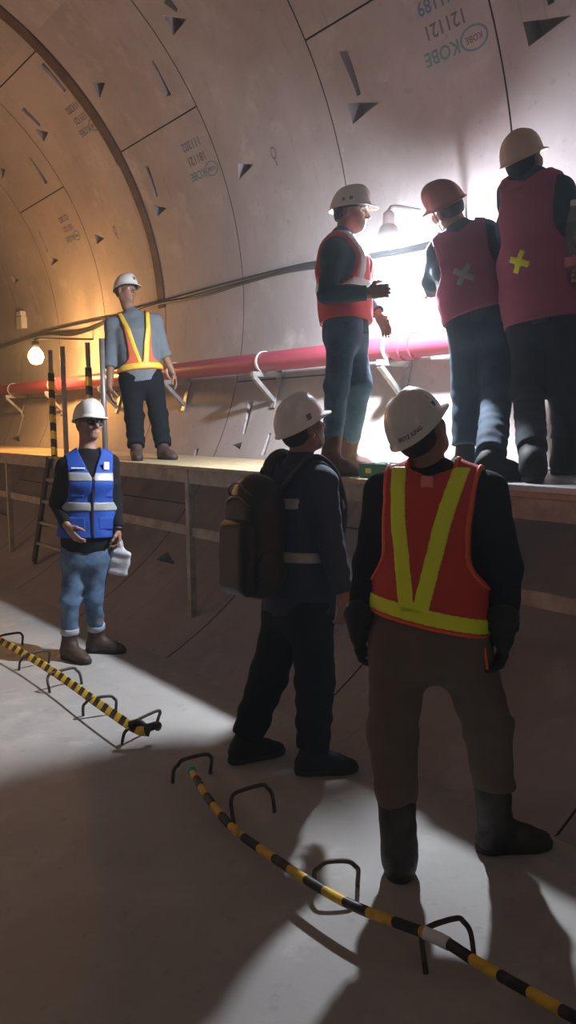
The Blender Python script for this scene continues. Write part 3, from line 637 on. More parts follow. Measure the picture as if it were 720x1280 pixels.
    def headprims(self):
        h = self.hp; H = self.H; s = self.hs
        E = lambda c, r: ellip(h(*c), H, [v*s for v in r])
        P = [(E((0, -0.012, 0.035), (0.076, 0.096, 0.088)), 0.03), (E((0, 0.018, -0.035), (0.062, 0.072, 0.070)), 0.04), (E((0, 0.048, -0.088), (0.033, 0.033, 0.026)), 0.035),
             (cone(h(0, 0.030, -0.075), h(0.050, -0.005, -0.055), 0.024*s, 0.022*s), 0.03), (cone(h(0, 0.030, -0.075), h(-0.050, -0.005, -0.055), 0.024*s, 0.022*s), 0.03),
             (cone(h(-0.030, 0.079, 0.020), h(0.030, 0.079, 0.020), 0.010*s, 0.010*s), 0.016),
             (cone(h(0, 0.086, 0.012), h(0, 0.110, -0.028), 0.0085*s, 0.0135*s), 0.010), (cone(h(-0.013, 0.094, -0.031), h(0.013, 0.094, -0.031), 0.008*s, 0.008*s), 0.008),
             (cone(h(0.042, 0.058, -0.012), h(0.036, 0.062, -0.020), 0.019*s, 0.018*s), 0.025), (cone(h(-0.042, 0.058, -0.012), h(-0.036, 0.062, -0.020), 0.019*s, 0.018*s), 0.025),
             (cone(h(-0.019, 0.081, -0.056), h(0.019, 0.081, -0.056), 0.0065*s, 0.0065*s), 0.006), (cone(h(-0.016, 0.080, -0.067), h(0.016, 0.080, -0.067), 0.008*s, 0.008*s), 0.006)]
        for sx in (-1, 1):
            P.append((ellip(h(sx*0.079, -0.012, -0.008), H, [0.009*s, 0.020*s, 0.032*s]), 0.008))
        P.append((cone(h(0, -0.028, -0.050), self.nb-self.u*0.03, 0.055*s, 0.062*s), 0.03))
        N = [(E((sx*0.033, 0.094, 0.000), (0.019, 0.016, 0.012)), 0.010) for sx in (-1, 1)]
        return P, N
    def make_body(self):
        s = self.size; pts = np.array([self.head, self.shL, self.shR, self.elL, self.elR, self.wrL, self.wrR, self.hipL, self.hipR, self.knL, self.knR, self.anL, self.anR, self.wrL+self.hdL*0.2, self.wrR+self.hdR*0.2, self.footL[0], self.footR[0]])
        lo = pts.min(0)-0.17*s; hi = pts.max(0)+0.17*s; fz = [[], [], []]
        hl = []
        for wr, d in ((self.wrL, self.hdL), (self.wrR, self.hdR)):
            c = wr+unit(d)*0.09*s; hl.append(c)
            for i in range(3): fz[i].append((c[i]-0.095*s, c[i]+0.095*s, 0.005))
        for i in range(3): fz[i].append((self.head[i]-0.12*s, self.head[i]+0.12*s, self.fine))
        G = Field(*[axis(lo[i], hi[i], 0.013, fz[i]) for i in range(3)])
        for p, k in self.torso(): G.add(p, k)
        for hip, kn, an, ft in ((self.hipL, self.knL, self.anL, self.footL), (self.hipR, self.knR, self.anR, self.footR)):
            G.add(cone(hip, kn, 0.080*s, 0.052*s), 0.04); G.add(cone(kn, an, 0.052*s, 0.036*s), 0.03)
            G.add(cone(kn+(an-kn)*0.12, kn+(an-kn)*0.5, 0.050*s, 0.050*s), 0.03)
            G.add(cone(an-UP*0.045*s, an-UP*0.045*s+ft[1]*0.13*s, 0.036*s, 0.028*s), 0.02)
        for sd in 'LR':
            for p, k in self.arm(sd, (0.050, 0.041, 0.028)): G.add(p, k)
            for p, k in self.hand(sd): G.add(p, k)
        P, N = self.headprims()
        for p, k in P: G.add(p, k)
        for p, k in N: G.add(p, k, sub=True)
        self.body = link_mesh('body', G.mesh('body'), M[self.skin] if hasattr(self, 'skin') else M['skin'], self.root); return self
    def local(self, G):
        X, Y, Z = G.grids(); p = (X-self.pc[0], Y-self.pc[1], Z-self.pc[2]); dot = lambda v: p[0]*v[0]+p[1]*v[1]+p[2]*v[2]
        return dot(self.r), dot(self.f), dot(self.u)
    def bounds(self, pts, m): pts = np.array(pts); return pts.min(0)-m, pts.max(0)+m
    def make_shirt(self, m, inf=0.016, hem=-0.06, collar=True, amp=0.0035, h=0.0085, long=True):
        s = self.size; to = 'wrist' if long is True else long
        lo, hi = self.bounds([self.pc-self.u*0.2, self.nb, self.shL, self.shR, self.elL, self.elR, self.wrL, self.wrR], 0.2)
        G = Field.box(lo, hi, h)
        for p, k in self.torso(inf): G.add(p, k)
        lx, ly, lz = self.local(G); G.F = np.maximum(G.F, (hem-lz).astype(np.float32))
        if collar: G.add(cone(self.nb-self.u*0.02, self.nb+(unit(self.hp(0, -0.03, -0.05)-self.nb))*0.045, 0.070*s, 0.064*s), 0.02)
        for sd in 'LR':
            sh, el, wr = (self.shL, self.elL, self.wrL) if sd == 'L' else (self.shR, self.elR, self.wrR); ra = self.sleeve_r
            G.add(cone(sh, el, ra[0]*s, ra[1]*s), 0.035)
            if long is True:
                G2 = cone(el, wr, ra[1]*s, ra[2]*s); d = unit(wr-el)
                G.add((lambda X, Y, Z, g=G2[0], d=d, w=wr: np.maximum(g(X, Y, Z), (X-w[0])*d[0]+(Y-w[1])*d[1]+(Z-w[2])*d[2]+0.0), G2[1], G2[2]), 0.02)
            else:
                e2 = el+(wr-el)*0.25; G2 = cone(el, e2, ra[1]*s, ra[1]*s*0.97); d = unit(wr-el)
                G.add((lambda X, Y, Z, g=G2[0], d=d, w=e2: np.maximum(g(X, Y, Z), (X-w[0])*d[0]+(Y-w[1])*d[1]+(Z-w[2])*d[2]), G2[1], G2[2]), 0.02)
        G.F += (amp*wrinkle(*G.grids(), 1.0, self.ph)).astype(np.float32)
        self.shirt = link_mesh('shirt', G.mesh('shirt'), M[m], self.root); return self
    def make_trousers(self, m, top=0.10, inf=0.018, amp=0.004, h=0.0085, cuff=None, name='trousers'):
        s = self.size; lo, hi = self.bounds([self.pc+self.u*0.2, self.hipL, self.hipR, self.knL, self.knR, self.anL, self.anR], 0.2); G = Field.box(lo, hi, h)
        P = self.torso(inf)[:2]
        for p, k in P: G.add(p, k)
        lx, ly, lz = self.local(G); G.F = np.maximum(G.F, (lz-top).astype(np.float32))
        a, b, c = self.trs_r; cuffs = []
        for hip, kn, an in ((self.hipL, self.knL, self.anL), (self.hipR, self.knR, self.anR)):
            d = unit(an-kn); end = an-d*(self.trs_hem*s)+d*0.0; G.add(cone(hip, kn, a*s, b*s), 0.05)
            # buttock and calf fullness
            G.add(ellip(hip-self.f*0.035*s-self.u*0.02*s, np.array([self.r, self.f, self.u]), (0.085*s, 0.085*s, 0.10*s)), 0.05)
            g = cone(kn, end, b*s, c*s)
            G.add((lambda X, Y, Z, g=g[0], d=d, w=end: np.maximum(g(X, Y, Z), (X-w[0])*d[0]+(Y-w[1])*d[1]+(Z-w[2])*d[2]), g[1], g[2]), 0.03); cuffs.append((end, d, c))
        X, Y, Z = G.grids(); wz = np.zeros_like(G.F)
        for kn, an in ((self.knL, self.anL), (self.knR, self.anR)):
            wz = wz+np.exp(-((Z-(an[2]+0.12))/0.10)**2)*1.3+np.exp(-((Z-kn[2])/0.09)**2)*0.9
        G.F += (amp*wrinkle(X, Y, Z, 1.0, self.ph+1)*(0.35+wz*0.5)).astype(np.float32)
        self.trs = link_mesh(name, G.mesh(name), M[m], self.root)
        if cuff:
            for end, d, c in cuffs:
                lathe('cuff', [(c*s-0.012, -0.045), (c*s+0.004, -0.043), (c*s+0.008, -0.03), (c*s+0.008, -0.004), (c*s+0.003, 0.002), (c*s-0.012, 0.0)], M[cuff], self.trs, end, d, 24)
        return self
    def make_vest(self, m, inf=0.032, hem=0.0, wtop=0.150, wmid=0.138, armz=0.62, armd=0.17, neck=0.088, vfront=0.16, vback=0.0, bands=(), trim=None, h=0.0065, amp=0.002, openfront=0.0, slope=0.0, name='vest'):
        s = self.size; lo, hi = self.bounds([self.pc, self.nb, self.shL, self.shR], 0.24); G = Field.box(lo, hi, h)
        for p, k in self.torso(inf): G.add(p, k)
        lx, ly, lz = self.local(G); T = self.T; X, Y, Z = G.grids()
        core = G.F+(amp*wrinkle(X, Y, Z, 0.8, self.ph+2)).astype(np.float32)
        zm = T*armz; wq = np.where(lz > zm, wmid*s+(wtop-wmid)*s*np.clip((lz-zm)/(T-zm), 0, 1.3)**2, wmid*s+0.16*np.clip((zm-lz)/armd, 0, 1)**2)
        clip = np.maximum(hem-slope*lx-lz, np.abs(lx)-wq)
        top = T*1.0; nz = np.where(ly > 0, vfront, vback); nw = np.where(ly > 0, 1.0, 1.0)
        dep_ = np.clip((top+0.03-lz)/(nz+0.035), 0, 1.2); width = neck*s*(1-dep_)**0.8 if False else neck*s*np.clip(1-dep_, 0, 1)
        cutn = np.where(lz > top-nz-0.005, np.abs(lx)-width, 0.2); clip = np.maximum(clip, np.where(lz > top-nz, -np.minimum(cutn, 0.2), -0.2)*1.0)
        clip = np.maximum(clip, lz-(top+0.10))
        if openfront: clip = np.maximum(clip, np.where(ly > 0, openfront-np.abs(lx), -0.2))
        V = np.maximum(core, clip).astype(np.float32); G.F = V
        self.vest = link_mesh(name, G.mesh(name), M[m], self.root)
        for nm, mm, reg in bands:
            G.F = np.maximum(np.maximum(core-0.0045, clip+0.0005), reg(lx, ly, lz)).astype(np.float32); link_mesh(nm, G.mesh(nm), M[mm], self.vest)
        if trim:
            ew = trim[1]; G.F = np.maximum(np.maximum(core-0.005, clip-0.003), -(clip+ew)).astype(np.float32); link_mesh('edge_binding', G.mesh('edge_binding'), M[trim[0]], self.vest)
        return self
    def make_hair(self, low=-0.045, m='hair', back=0.0):
        h = self.hp; G = Field.box(self.head-0.15, self.head+0.15, 0.007); H = self.H; s = self.hs
        G.add(ellip(h(0, -0.016, 0.035), H, [0.081*s, 0.099*s, 0.093*s]), 0.02); G.add(ellip(h(0, -0.040, -0.015), H, [0.070*s, 0.072*s, 0.065*s]), 0.03)
        X, Y, Z = G.grids(); p = (X-self.head[0], Y-self.head[1], Z-self.head[2]); ly = (p[0]*H[1][0]+p[1]*H[1][1]+p[2]*H[1][2])/s; lz = (p[0]*H[2][0]+p[1]*H[2][1]+p[2]*H[2][2])/s; lx = (p[0]*H[0][0]+p[1]*H[0][1]+p[2]*H[0][2])/s
        clip = np.maximum(low-lz, np.minimum(ly-0.035, 0.03-lz)); clip = np.maximum(clip, np.where(lz < 0.025, np.minimum(ly+0.005-0.3*lz, 0.05), -1))
        G.F = np.maximum(G.F+0.0012*np.sin(lx*420+9*np.sin(lz*90))*1, clip).astype(np.float32)
        link_mesh('hair', G.mesh('hair'), M[m], self.root); return self
    def make_eyes(self, eyes=True):
        for sx in (-1, 1) if eyes else ():
            c = self.hp(sx*0.033, 0.074, 0.0); e = lathe('eye', [(0.0005, -0.0118), (0.006, -0.0102), (0.0102, -0.006), (0.0118, 0), (0.0102, 0.006), (0.006, 0.0102)], M['white_eye'], self.root, c, self.H[1], 16)
            lathe('iris', [(0.0058, 0.0), (0.0050, 0.0016), (0.002, 0.0024)], M['iris'], e, c+self.H[1]*0.0103*1.0, self.H[1], 12)
            b = [self.hp(sx*x, y, z) for x, y, z in ((0.014, 0.089, 0.022), (0.030, 0.090, 0.027), (0.050, 0.074, 0.020))]
            tube('eyebrow', smooth_path(b, 4), 0.0035, M['hair'], self.root, 6)
        for z, w, m in ((-0.056, 0.0055, 'lips'), (-0.067, 0.0065, 'lips')):
            q = [self.hp(x, 0.0865-abs(x)*0.42, z) for x in (-0.024, -0.012, 0, 0.012, 0.024)]
            tube('lip', smooth_path(q, 4), [w*(0.35+0.65*math.sin(math.pi*min(1, i/16.0))) for i in range(17)], M[m], self.root, 8)
        return self
    def dome(self, a, t, off=0.0):
        """point of the helmet shell: a round from the front, t from rim (0) to crown (pi/2)"""
        L, W, Hh = 0.128+off, 0.104+off, 0.130+off; c = math.cos(t)**0.72 if t < math.pi/2-1e-6 else 0.0
        x = W*math.sin(a)*c; y = L*math.cos(a)*c; z = Hh*math.sin(t)
        rid = math.exp(-(x/0.022)**2)*0.007*min(1, t*2.2); z += rid
        return self.hp(x, y-0.012, z+self.rim+0.14*y)
    def make_helmet(self, m='helmet', rim=0.030, peak=0.044, strap=False):
        self.rim = rim; vs = []; fs = []; NA, NT = 48, 12
        rows = []
        for k in range(3):                                  # brim lip, brim, junction
            row = []
            for i in range(NA):
                a = 2*math.pi*i/NA; ext = 0.005+peak*max(0, math.cos(a))**2.6+0.003*max(0, -math.cos(a))
                e = ext*(1.0, 0.96, 0.0)[k]; dz = (-0.010, -0.004, 0.0)[k]-(0.012*max(0, math.cos(a))**3 if k < 2 else 0)
                row.append(self.hp((0.104+e)*math.sin(a), (0.128+e)*math.cos(a)-0.012, rim+dz+0.14*0.128*math.cos(a)))
            rows.append(row)
        for j in range(1, NT+1):
            t = (math.pi/2)*j/(NT+0.35); rows.append([self.dome(2*math.pi*i/NA, t) for i in range(NA)])
        for row in rows: vs += row
        for j in range(len(rows)-1):
            for i in range(NA):
                i2 = (i+1) % NA; fs.append((j*NA+i, (j+1)*NA+i, (j+1)*NA+i2, j*NA+i2))
        vs.append(self.dome(0, math.pi/2)); top = len(vs)-1
        for i in range(NA): fs.append(((len(rows)-1)*NA+(i+1) % NA, (len(rows)-1)*NA+i, top))
        o = pyd('helmet', vs, fs, M[m], self.root)
        md = o.modifiers.new('thick', 'SOLIDIFY'); md.thickness = 0.004; md.offset = -1
        self.helm = o
        # suspension band inside
        bp = [self.hp(0.088*math.sin(a), 0.106*math.cos(a)-0.012, rim-0.004+0.015*math.cos(a)) for a in np.linspace(0, 2*math.pi, 33)]
        tube('headband', bp, 0.01, M['black'], o, 8, flat=(0.012, 0.002), up0=self.H[2])
        if strap:
            for sx in (-1, 1):
                st = [self.hp(sx*0.090, 0.01, rim-0.004), self.hp(sx*0.080, 0.014, -0.03), self.hp(sx*0.062, 0.035, -0.080), self.hp(sx*0.012, 0.050, -0.118)]
                tube('chin_strap', smooth_path(st, 6), 0.003, M['lace'], o, 6, flat=(0.004, 0.001))
        return self
    def patch(self, a0, a1, t0, t1, m, name='sticker', n=6):
        vs = []; fs = []
        for i in range(n+1):
            for j in range(n+1):
                vs.append(self.dome(a0+(a1-a0)*i/n, t0+(t1-t0)*j/n, 0.0012))
        for i in range(n):
            for j in range(n): fs.append((i*(n+1)+j, i*(n+1)+j+1, (i+1)*(n+1)+j+1, (i+1)*(n+1)+j))
        return pyd(name, vs, fs, M[m], self.helm)
    def text_on(self, s, size, a, t, m='ink', name='lettering', flip=1):
        vs, fs = text_geo(s, size); q = [self.dome(a-x*flip/0.118, t+y/0.128, 0.0012) for x, y, *_ in vs]
        return pyd(name, q, fs, M[m], self.helm, False)
    def boot(self, sd, m, shaft=0.12, w=1.0, r0=0.052, sole='sole', laces=None, top_r=None, name='boot'):
        ft = self.footL if sd == 'L' else self.footR; an = self.anL if sd == 'L' else self.anR; kn = self.knL if sd == 'L' else self.knR
        s = self.size; g, d = ft[0], unit(ft[1]); side = np.array([d[1], -d[0], 0]); Fr = np.array([side, d, UP])
        P = lambda x, y, z: g+s*(side*x*w+d*y+UP*z)
        G = Field.box(g-np.array([.3, .3, .05])*s, g+np.array([.3, .3, .13+shaft])*s, 0.0055)
        G.add(ellip(P(0, -0.035, 0.045), Fr, (0.040*w*s, 0.048*s, 0.052*s)), 0.03); G.add(cone(P(0, -0.02, 0.04), P(0.006, 0.115, 0.034), 0.041*w*s, 0.045*w*s), 0.03); G.add(ellip(P(0.004, 0.150, 0.030), Fr, (0.044*w*s, 0.060*s, 0.036*s)), 0.03)
        G.add(cone(P(0, 0.0, 0.10), P(0.002, 0.09, 0.055), 0.040*w*s, 0.036*w*s), 0.04)
        X, Y, Z = G.grids(); core = np.maximum(G.F, (g[2]+0.012-Z)); G.F = core.astype(np.float32)
        ax = unit(kn-an); tp = an+ax*shaft*s; tr = (top_r or r0)*s
        c = cone(P(0, -0.012, 0.07), tp, r0*s, tr)
        G.add((lambda X, Y, Z, f=c[0]: np.maximum(f(X, Y, Z), (X-tp[0])*ax[0]+(Y-tp[1])*ax[1]+(Z-tp[2])*ax[2]), c[1], c[2]), 0.035)
        G.F += (0.0018*wrinkle(X, Y, Z, 1.5, self.ph)).astype(np.float32)
        b = link_mesh(name, G.mesh(name), M[m], self.root)
        G2 = Field.box(g-np.array([.3, .3, .03])*s, g+np.array([.3, .3, .05])*s, 0.005)
        G2.add(ellip(P(0, -0.035, 0.02), Fr, (0.043*w*s, 0.053*s, 0.05*s)), 0.02); G2.add(cone(P(0, -0.02, 0.02), P(0.006, 0.115, 0.02), 0.044*w*s, 0.049*w*s), 0.02); G2.add(ellip(P(0.004, 0.150, 0.02), Fr, (0.048*w*s, 0.066*s, 0.05*s)), 0.02)
        Xx, Yy, Zz = G2.grids(); G2.F = np.maximum(np.maximum(G2.F, Zz-(g[2]+0.030*s)), (g[2]+0.001-Zz)).astype(np.float32); link_mesh('sole', G2.mesh('sole'), M[sole], b)
        if laces:
            pts = []
            for k in range(7): pts.append(P((-1)**k*0.022, 0.085-0.013*k, 0.075+0.010*k+(0.012 if k > 3 else 0)))
            tube('laces', smooth_path(pts, 4), 0.0028, M[laces], b, 6)
        return self
    def boots(self, m, **k):
        return self.boot('L', m, **k).boot('R', m, **k)
    def child_box(self, name, c, half, m, parent, rr=0.004, frame=None, h=0.0035):
        R = frame if frame is not None else np.array([self.r, self.f, self.u]); lo = np.asarray(c)-max(half)*1.5-0.01; hi = np.asarray(c)+max(half)*1.5+0.01
        G = Field.box(lo, hi, max(h, max(half)/30)); G.add(rbox(c, R, half, rr), 0.001); return link_mesh(name, G.mesh(name), M[m], parent)

def hband(z, hh, sl=0.0): return lambda x, y, l: np.abs(l-z+sl*x)-hh/2+0*y
def vband(x0, z0, x1, z1, w, side):
    dx, dz = x1-x0, z1-z0; L = math.hypot(dx, dz); nx, nz = -dz/L, dx/L
    zlo, zhi = min(z0, z1), max(z0, z1)
    return lambda x, y, l: np.maximum(np.maximum(np.abs((x-x0)*nx+(l-z0)*nz)-w/2, -y*side-0.03), np.maximum(zlo-l, l-zhi))
# ------------------------------------------------------------------ the people
DN = -UP
def fig(label, phi, **k): return Figure(label, phi=phi, **k)

# nearest: back view, lime V on a red orange vest, khaki trousers, rubber boots
fO = heading(22)
O = fig('person in red orange vest with lime V tape and khaki trousers, nearest, seen from behind', 22, ph=0.3, build=1.06,
    head=J(527, 540, 2.95), headphi=42, headtilt=(27, -17), shL=J(480, 616, 3.02), shR=J(608, 616, 2.88), elL=J(463, 705, 3.03), elR=J(630, 708, 2.86), wrL=J(449, 785, 2.98), wrR=J(629, 790, 2.82),
    hdL=DN+fO*0.15, hdR=DN+fO*0.1, thL=fO, thR=fO+RGT*-0.3, hipL=J(499, 798, 2.97), hipR=J(574, 798, 2.92), knL=J(491, 915, 2.92), knR=J(609, 905, 2.98),
    footL=(onz(499, 1090, 0), heading(4)), footR=(onz(622, 1062, 0), heading(82)), curl=0.55, trs_r=(0.110, 0.090, 0.076), trs_hem=0.16, sleeve_r=(0.074, 0.064, 0.052))
O.make_body().make_hair(-0.06).make_shirt('blackcloth', 0.020, hem=-0.03, collar=False)
O.make_trousers('khaki', top=0.12, inf=0.030, amp=0.005)
T = O.T
O.make_vest('orange', inf=0.046, hem=0.060, slope=0.17, wtop=0.168, wmid=0.152, armz=0.55, armd=0.19, neck=0.085, vfront=0.30, vback=0.0, amp=0.003,
    bands=[('reflective_strip', 'lime', vband(-0.118, T*1.06, -0.045, 0.10, 0.058, -1)), ('reflective_strip', 'lime', vband(0.112, T*1.06, -0.002, 0.10, 0.058, -1)), ('reflective_belt', 'lime', hband(0.100, 0.055, 0.17))], trim=('trim', 0.011))
pc_ = O.at(1.0)-O.f*0.105-O.u*0.015
O.child_box('collar_patch', O.at(0.955)-O.f*0.120+O.r*0.0, (0.022, 0.012, 0.026), 'patch', O.vest, 0.003)
O.make_helmet(); O.text_on('BRITZ KING', 0.020, math.pi-0.50, 0.17); O.patch(math.radians(70), math.radians(86), 0.28, 0.80, 'card'); O.patch(math.radians(71), math.radians(80), 0.30, 0.45, 'sticker_green', 'emblem'); O.patch(math.radians(72), math.radians(77), 0.52, 0.74, 'yellow', 'emblem')
O.boots('boot_black', shaft=0.235, r0=0.064, w=1.10, top_r=0.071)
for sd in 'LR':
    G = Field.box((O.wrL if sd == 'L' else O.wrR)-0.24, (O.wrL if sd == 'L' else O.wrR)+0.2, 0.005)
    for p, k in O.hand(sd, 0.004): G.add(p, k)
    wr = O.wrL if sd == 'L' else O.wrR; hd = O.hdL if sd == 'L' else O.hdR; G.add(cone(wr-hd*0.055, wr+hd*0.02, 0.056, 0.038), 0.02)
    link_mesh('glove', G.mesh('glove'), M['glove'], O.root)
a = O.at(0.08)+O.r*0.185-O.f*0.05; tube('vest_cord', smooth_path([a, a-O.u*0.05+O.r*0.02, a-O.u*0.10+O.r*0.03, a-O.u*0.13+O.r*0.035], 5), 0.005, M['trim'], O.vest)

# second: side and back view with backpack
fB = heading(54)
B = fig('person in navy vest and dark trousers wearing a backpack, seen from behind and turned right', 54, ph=1.1, build=1.0,
    head=J(379, 536, 3.75), headphi=58, headtilt=(20, -2), shL=J(350, 597, 3.90), shR=J(402, 604, 3.61), elL=J(372, 682, 4.0), elR=J(413, 680, 3.55), wrL=J(392, 745, 3.98), wrR=J(430, 742, 3.50),
    hdL=DN+fB*0.2, hdR=DN+fB*0.05, thL=fB, thR=fB, hipL=J(360, 752, 3.84), hipR=J(388, 757, 3.69), knL=J(336, 845, 3.86), knR=J(394, 852, 3.70),
    footL=(onz(306, 951, 0), heading(62)), footR=(onz(391, 966, 0), heading(84)), curl=0.5, trs_r=(0.104, 0.090, 0.078), trs_hem=0.03, sleeve_r=(0.072, 0.062, 0.050))
B.make_body().make_hair(-0.07).make_shirt('navy', 0.022, hem=-0.06)
B.make_trousers('navytrs', top=0.10, inf=0.02, amp=0.005)
B.make_vest('navy', inf=0.042, hem=-0.035, wtop=0.17, wmid=0.16, neck=0.09, vfront=0.16, vback=0.01, amp=0.003, bands=[('reflective_strip', 'grey_reflect', hband(B.T*0.74, 0.05)), ('reflective_strip', 'grey_reflect', hband(B.T*0.36, 0.05))], h=0.008)
B.make_helmet(strap=True); B.patch(math.radians(84), math.radians(96), 0.12, 0.34, 'sticker_grey')
B.boots('shoe_black', shaft=0.05, r0=0.048)
# backpack
R3 = np.array([B.r, B.f, B.u]); bc = B.at(0.52)-B.f*0.245-B.u*0.0
pk_ = empty('backpack', bc-B.u*0.30, 'black backpack on the back of the person in navy vest', 'backpack')
G = Field.box(bc-0.42, bc+0.42, 0.008)
G.add(rbox(bc-B.u*0.05, R3, (0.152, 0.10, 0.235), 0.085), 0.03); G.add(ellip(bc+B.u*0.155+B.f*0.01, R3, (0.135, 0.10, 0.125)), 0.06)
G.F += (0.004*wrinkle(*G.grids(), 0.6, 2.0)).astype(np.float32)
body = link_mesh('main_compartment', G.mesh('m'), M['pack'], pk_)
G = Field.box(bc-0.42, bc+0.42, 0.008); G.add(rbox(bc-B.f*0.075-B.u*0.10, R3, (0.132, 0.06, 0.175), 0.058), 0.02); G.F += (0.003*wrinkle(*G.grids(), 0.7, 1.0)).astype(np.float32); link_mesh('front_pocket', G.mesh('p'), M['pack'], pk_)
G = Field.box(bc-0.42, bc+0.42, 0.008); G.add(ellip(bc+B.r*0.145-B.u*0.16, R3, (0.026, 0.075, 0.11)), 0.02); link_mesh('side_pocket', G.mesh('p'), M['pack'], pk_)
for k, (z, w) in enumerate(((0.13, 0.128), (0.19, 0.105))):
    tube('zip', smooth_path([bc+B.r*w*x+B.u*(z+0.07*(1-abs(x)**2.5)-0.03)-B.f*(0.098 if abs(x) < .9 else 0.06) for x in (-1, -.7, -.3, 0, .3, .7, 1)], 5), 0.005, M['packtrim'], pk_)
tube('handle', smooth_path([bc+B.u*0.255+B.f*0.05-B.r*0.04, bc+B.u*0.30+B.f*0.045, bc+B.u*0.255+B.f*0.05+B.r*0.04], 6), 0.01, M['pack'], pk_)
for sh, sg in ((B.shL, -1), (B.shR, 1)):
    c = sh-B.r*sg*0.055; q = [bc+B.u*0.20+B.f*0.09+B.r*sg*0.07, c-B.f*0.085+B.u*0.075, c+B.u*0.118, c+B.f*0.10+B.u*0.05, c+B.f*0.150-B.u*0.08, c+B.f*0.152-B.u*0.18, c+B.r*sg*0.02+B.f*0.12-B.u*0.25]
    tube('shoulder_strap', smooth_path(q, 7), 0.02, M['pack'], pk_, 10, flat=(0.008, 0.032), up0=(0, 0, 1))

# third: facing us, royal blue vest, sunglasses, white bag
fV = heading(152)
V = fig('person in royal blue vest, sunglasses and white helmet standing facing the camera', 152, ph=2.0, build=0.98, fine=0.0045,
    head=J(112, 529, 5.50), headphi=138, headtilt=(3, -4), shR=J(83, 584, 5.46), shL=J(136, 579, 5.58), elR=J(72, 628, 5.48), elL=J(143, 624, 5.62), wrR=J(83, 656, 5.36), wrL=J(147, 660, 5.54),
    hdR=DN*0.85+RGT*0.5, hdL=DN+RGT*0.12, thR=fV*0.8+RGT*0.5, thL=fV*0.9-RGT*0.3, hipR=J(95, 693, 5.53), hipL=J(123, 691, 5.58), knR=J(87, 752, 5.50), knL=J(117, 748, 5.58),
    footR=(onz(88, 824, 0), heading(128)), footL=(onz(122, 815, 0), heading(98)), curl={'R': 0.35, 'L': 0.75}, trs_r=(0.088, 0.063, 0.056), trs_hem=0.09, sleeve_r=(0.066, 0.056, 0.042))
V.make_body().make_hair(-0.06).make_eyes(False).make_shirt('blackcloth', 0.018, hem=0.02, collar=False)
V.make_trousers('jeans', top=0.08, inf=0.012, amp=0.004, cuff='cuff')
T = V.T
V.make_vest('blue', inf=0.038, hem=0.12, wtop=0.158, wmid=0.146, neck=0.075, vfront=0.15, vback=0.01, openfront=0.006, amp=0.003, h=0.006,
    bands=[('reflective_strip', 'grey_reflect', hband(T*0.80, 0.058)), ('reflective_strip', 'grey_reflect', hband(T*0.50, 0.058))])
z0 = [V.at(t)+V.f*(d+0.042) for t, d in ((0.80, 0.126), (0.70, 0.128), (0.55, 0.122), (0.40, 0.118), (0.3, 0.118), (0.21, 0.118))]
tube('zip', smooth_path(z0, 5), 0.008, M['zip'], V.vest, 8)
G = Field.box(V.pc-0.35, V.pc+0.65, 0.006)
for nm, x, t, hw, hh in (('pocket', 0.092, 0.65, 0.048, 0.040), ('pocket', -0.092, 0.65, 0.048, 0.040), ('pocket', 0.092, 0.33, 0.056, 0.045), ('pocket', -0.092, 0.33, 0.056, 0.045)):
    c = V.at(t)+V.r*x+V.f*0.122; yaw = -x*3.0; rr_ = V.r*math.cos(yaw)+V.f*math.sin(yaw); ff_ = np.cross(V.u, rr_)
    V.child_box(nm, c, (hw, 0.024, hh), 'blue', V.vest, 0.010, np.array([rr_, ff_, V.u]), 0.004)
def on_front(o, x, t, hw, hh, dd, nm, m, yawk=-3.0):
    c = o.at(t)+o.r*x+o.f*dd; yaw = x*yawk; rr_ = o.r*math.cos(yaw)+o.f*math.sin(yaw); o.child_box(nm, c, (hw, 0.006, hh), m, o.vest, 0.002, np.array([rr_, np.cross(o.u, rr_), o.u]), 0.003)
on_front(V, -0.100, 0.915, 0.020, 0.027, 0.124, 'id_card', 'card', -1.5); on_front(V, 0.090, 0.885, 0.046, 0.006, 0.130, 'name_strip', 'card', -1.5)
V.make_helmet()
sg = bpy.data.objects.new('sunglasses', None); COL.objects.link(sg); sg.parent = V.root
for sx in (-1, 1):
    G = Field.box(V.hp(sx*0.034, 0.092, 0.0)-0.05, V.hp(sx*0.034, 0.092, 0.0)+0.05, 0.0035); rr_ = unit(V.H[0]-V.H[1]*0.35*sx); G.add(ellip(V.hp(sx*0.034, 0.092, -0.001), np.array([rr_, np.cross(V.H[2], rr_), V.H[2]]), (0.031, 0.0065, 0.022)), 0.01)
    link_mesh('lens', G.mesh('lens'), M['lens'], sg)
    tube('temple_arm', smooth_path([V.hp(sx*0.062, 0.083, 0.006), V.hp(sx*0.078, 0.05, 0.006), V.hp(sx*0.083, -0.01, 0.004)], 4), 0.003, M['black'], sg, 6)
tube('bridge', smooth_path([V.hp(-0.012, 0.101, 0.004), V.hp(0, 0.106, 0.006), V.hp(0.012, 0.101, 0.004)], 4), 0.003, M['black'], sg, 6)
V.boots('boot_brown', shaft=0.10, r0=0.053, laces='lace')
bw = V.wrL-V.r*0.052+DN*0.004
tube('wristwatch', [V.wrL+V.r*0-UP*0.0+0.036*(V.r*math.cos(a)+V.f*math.sin(a)) for a in np.linspace(0, 2*math.pi, 20)], 0.006, M['black'], V.root, 8, flat=(0.009, 0.004), up0=(0, 0, 1))
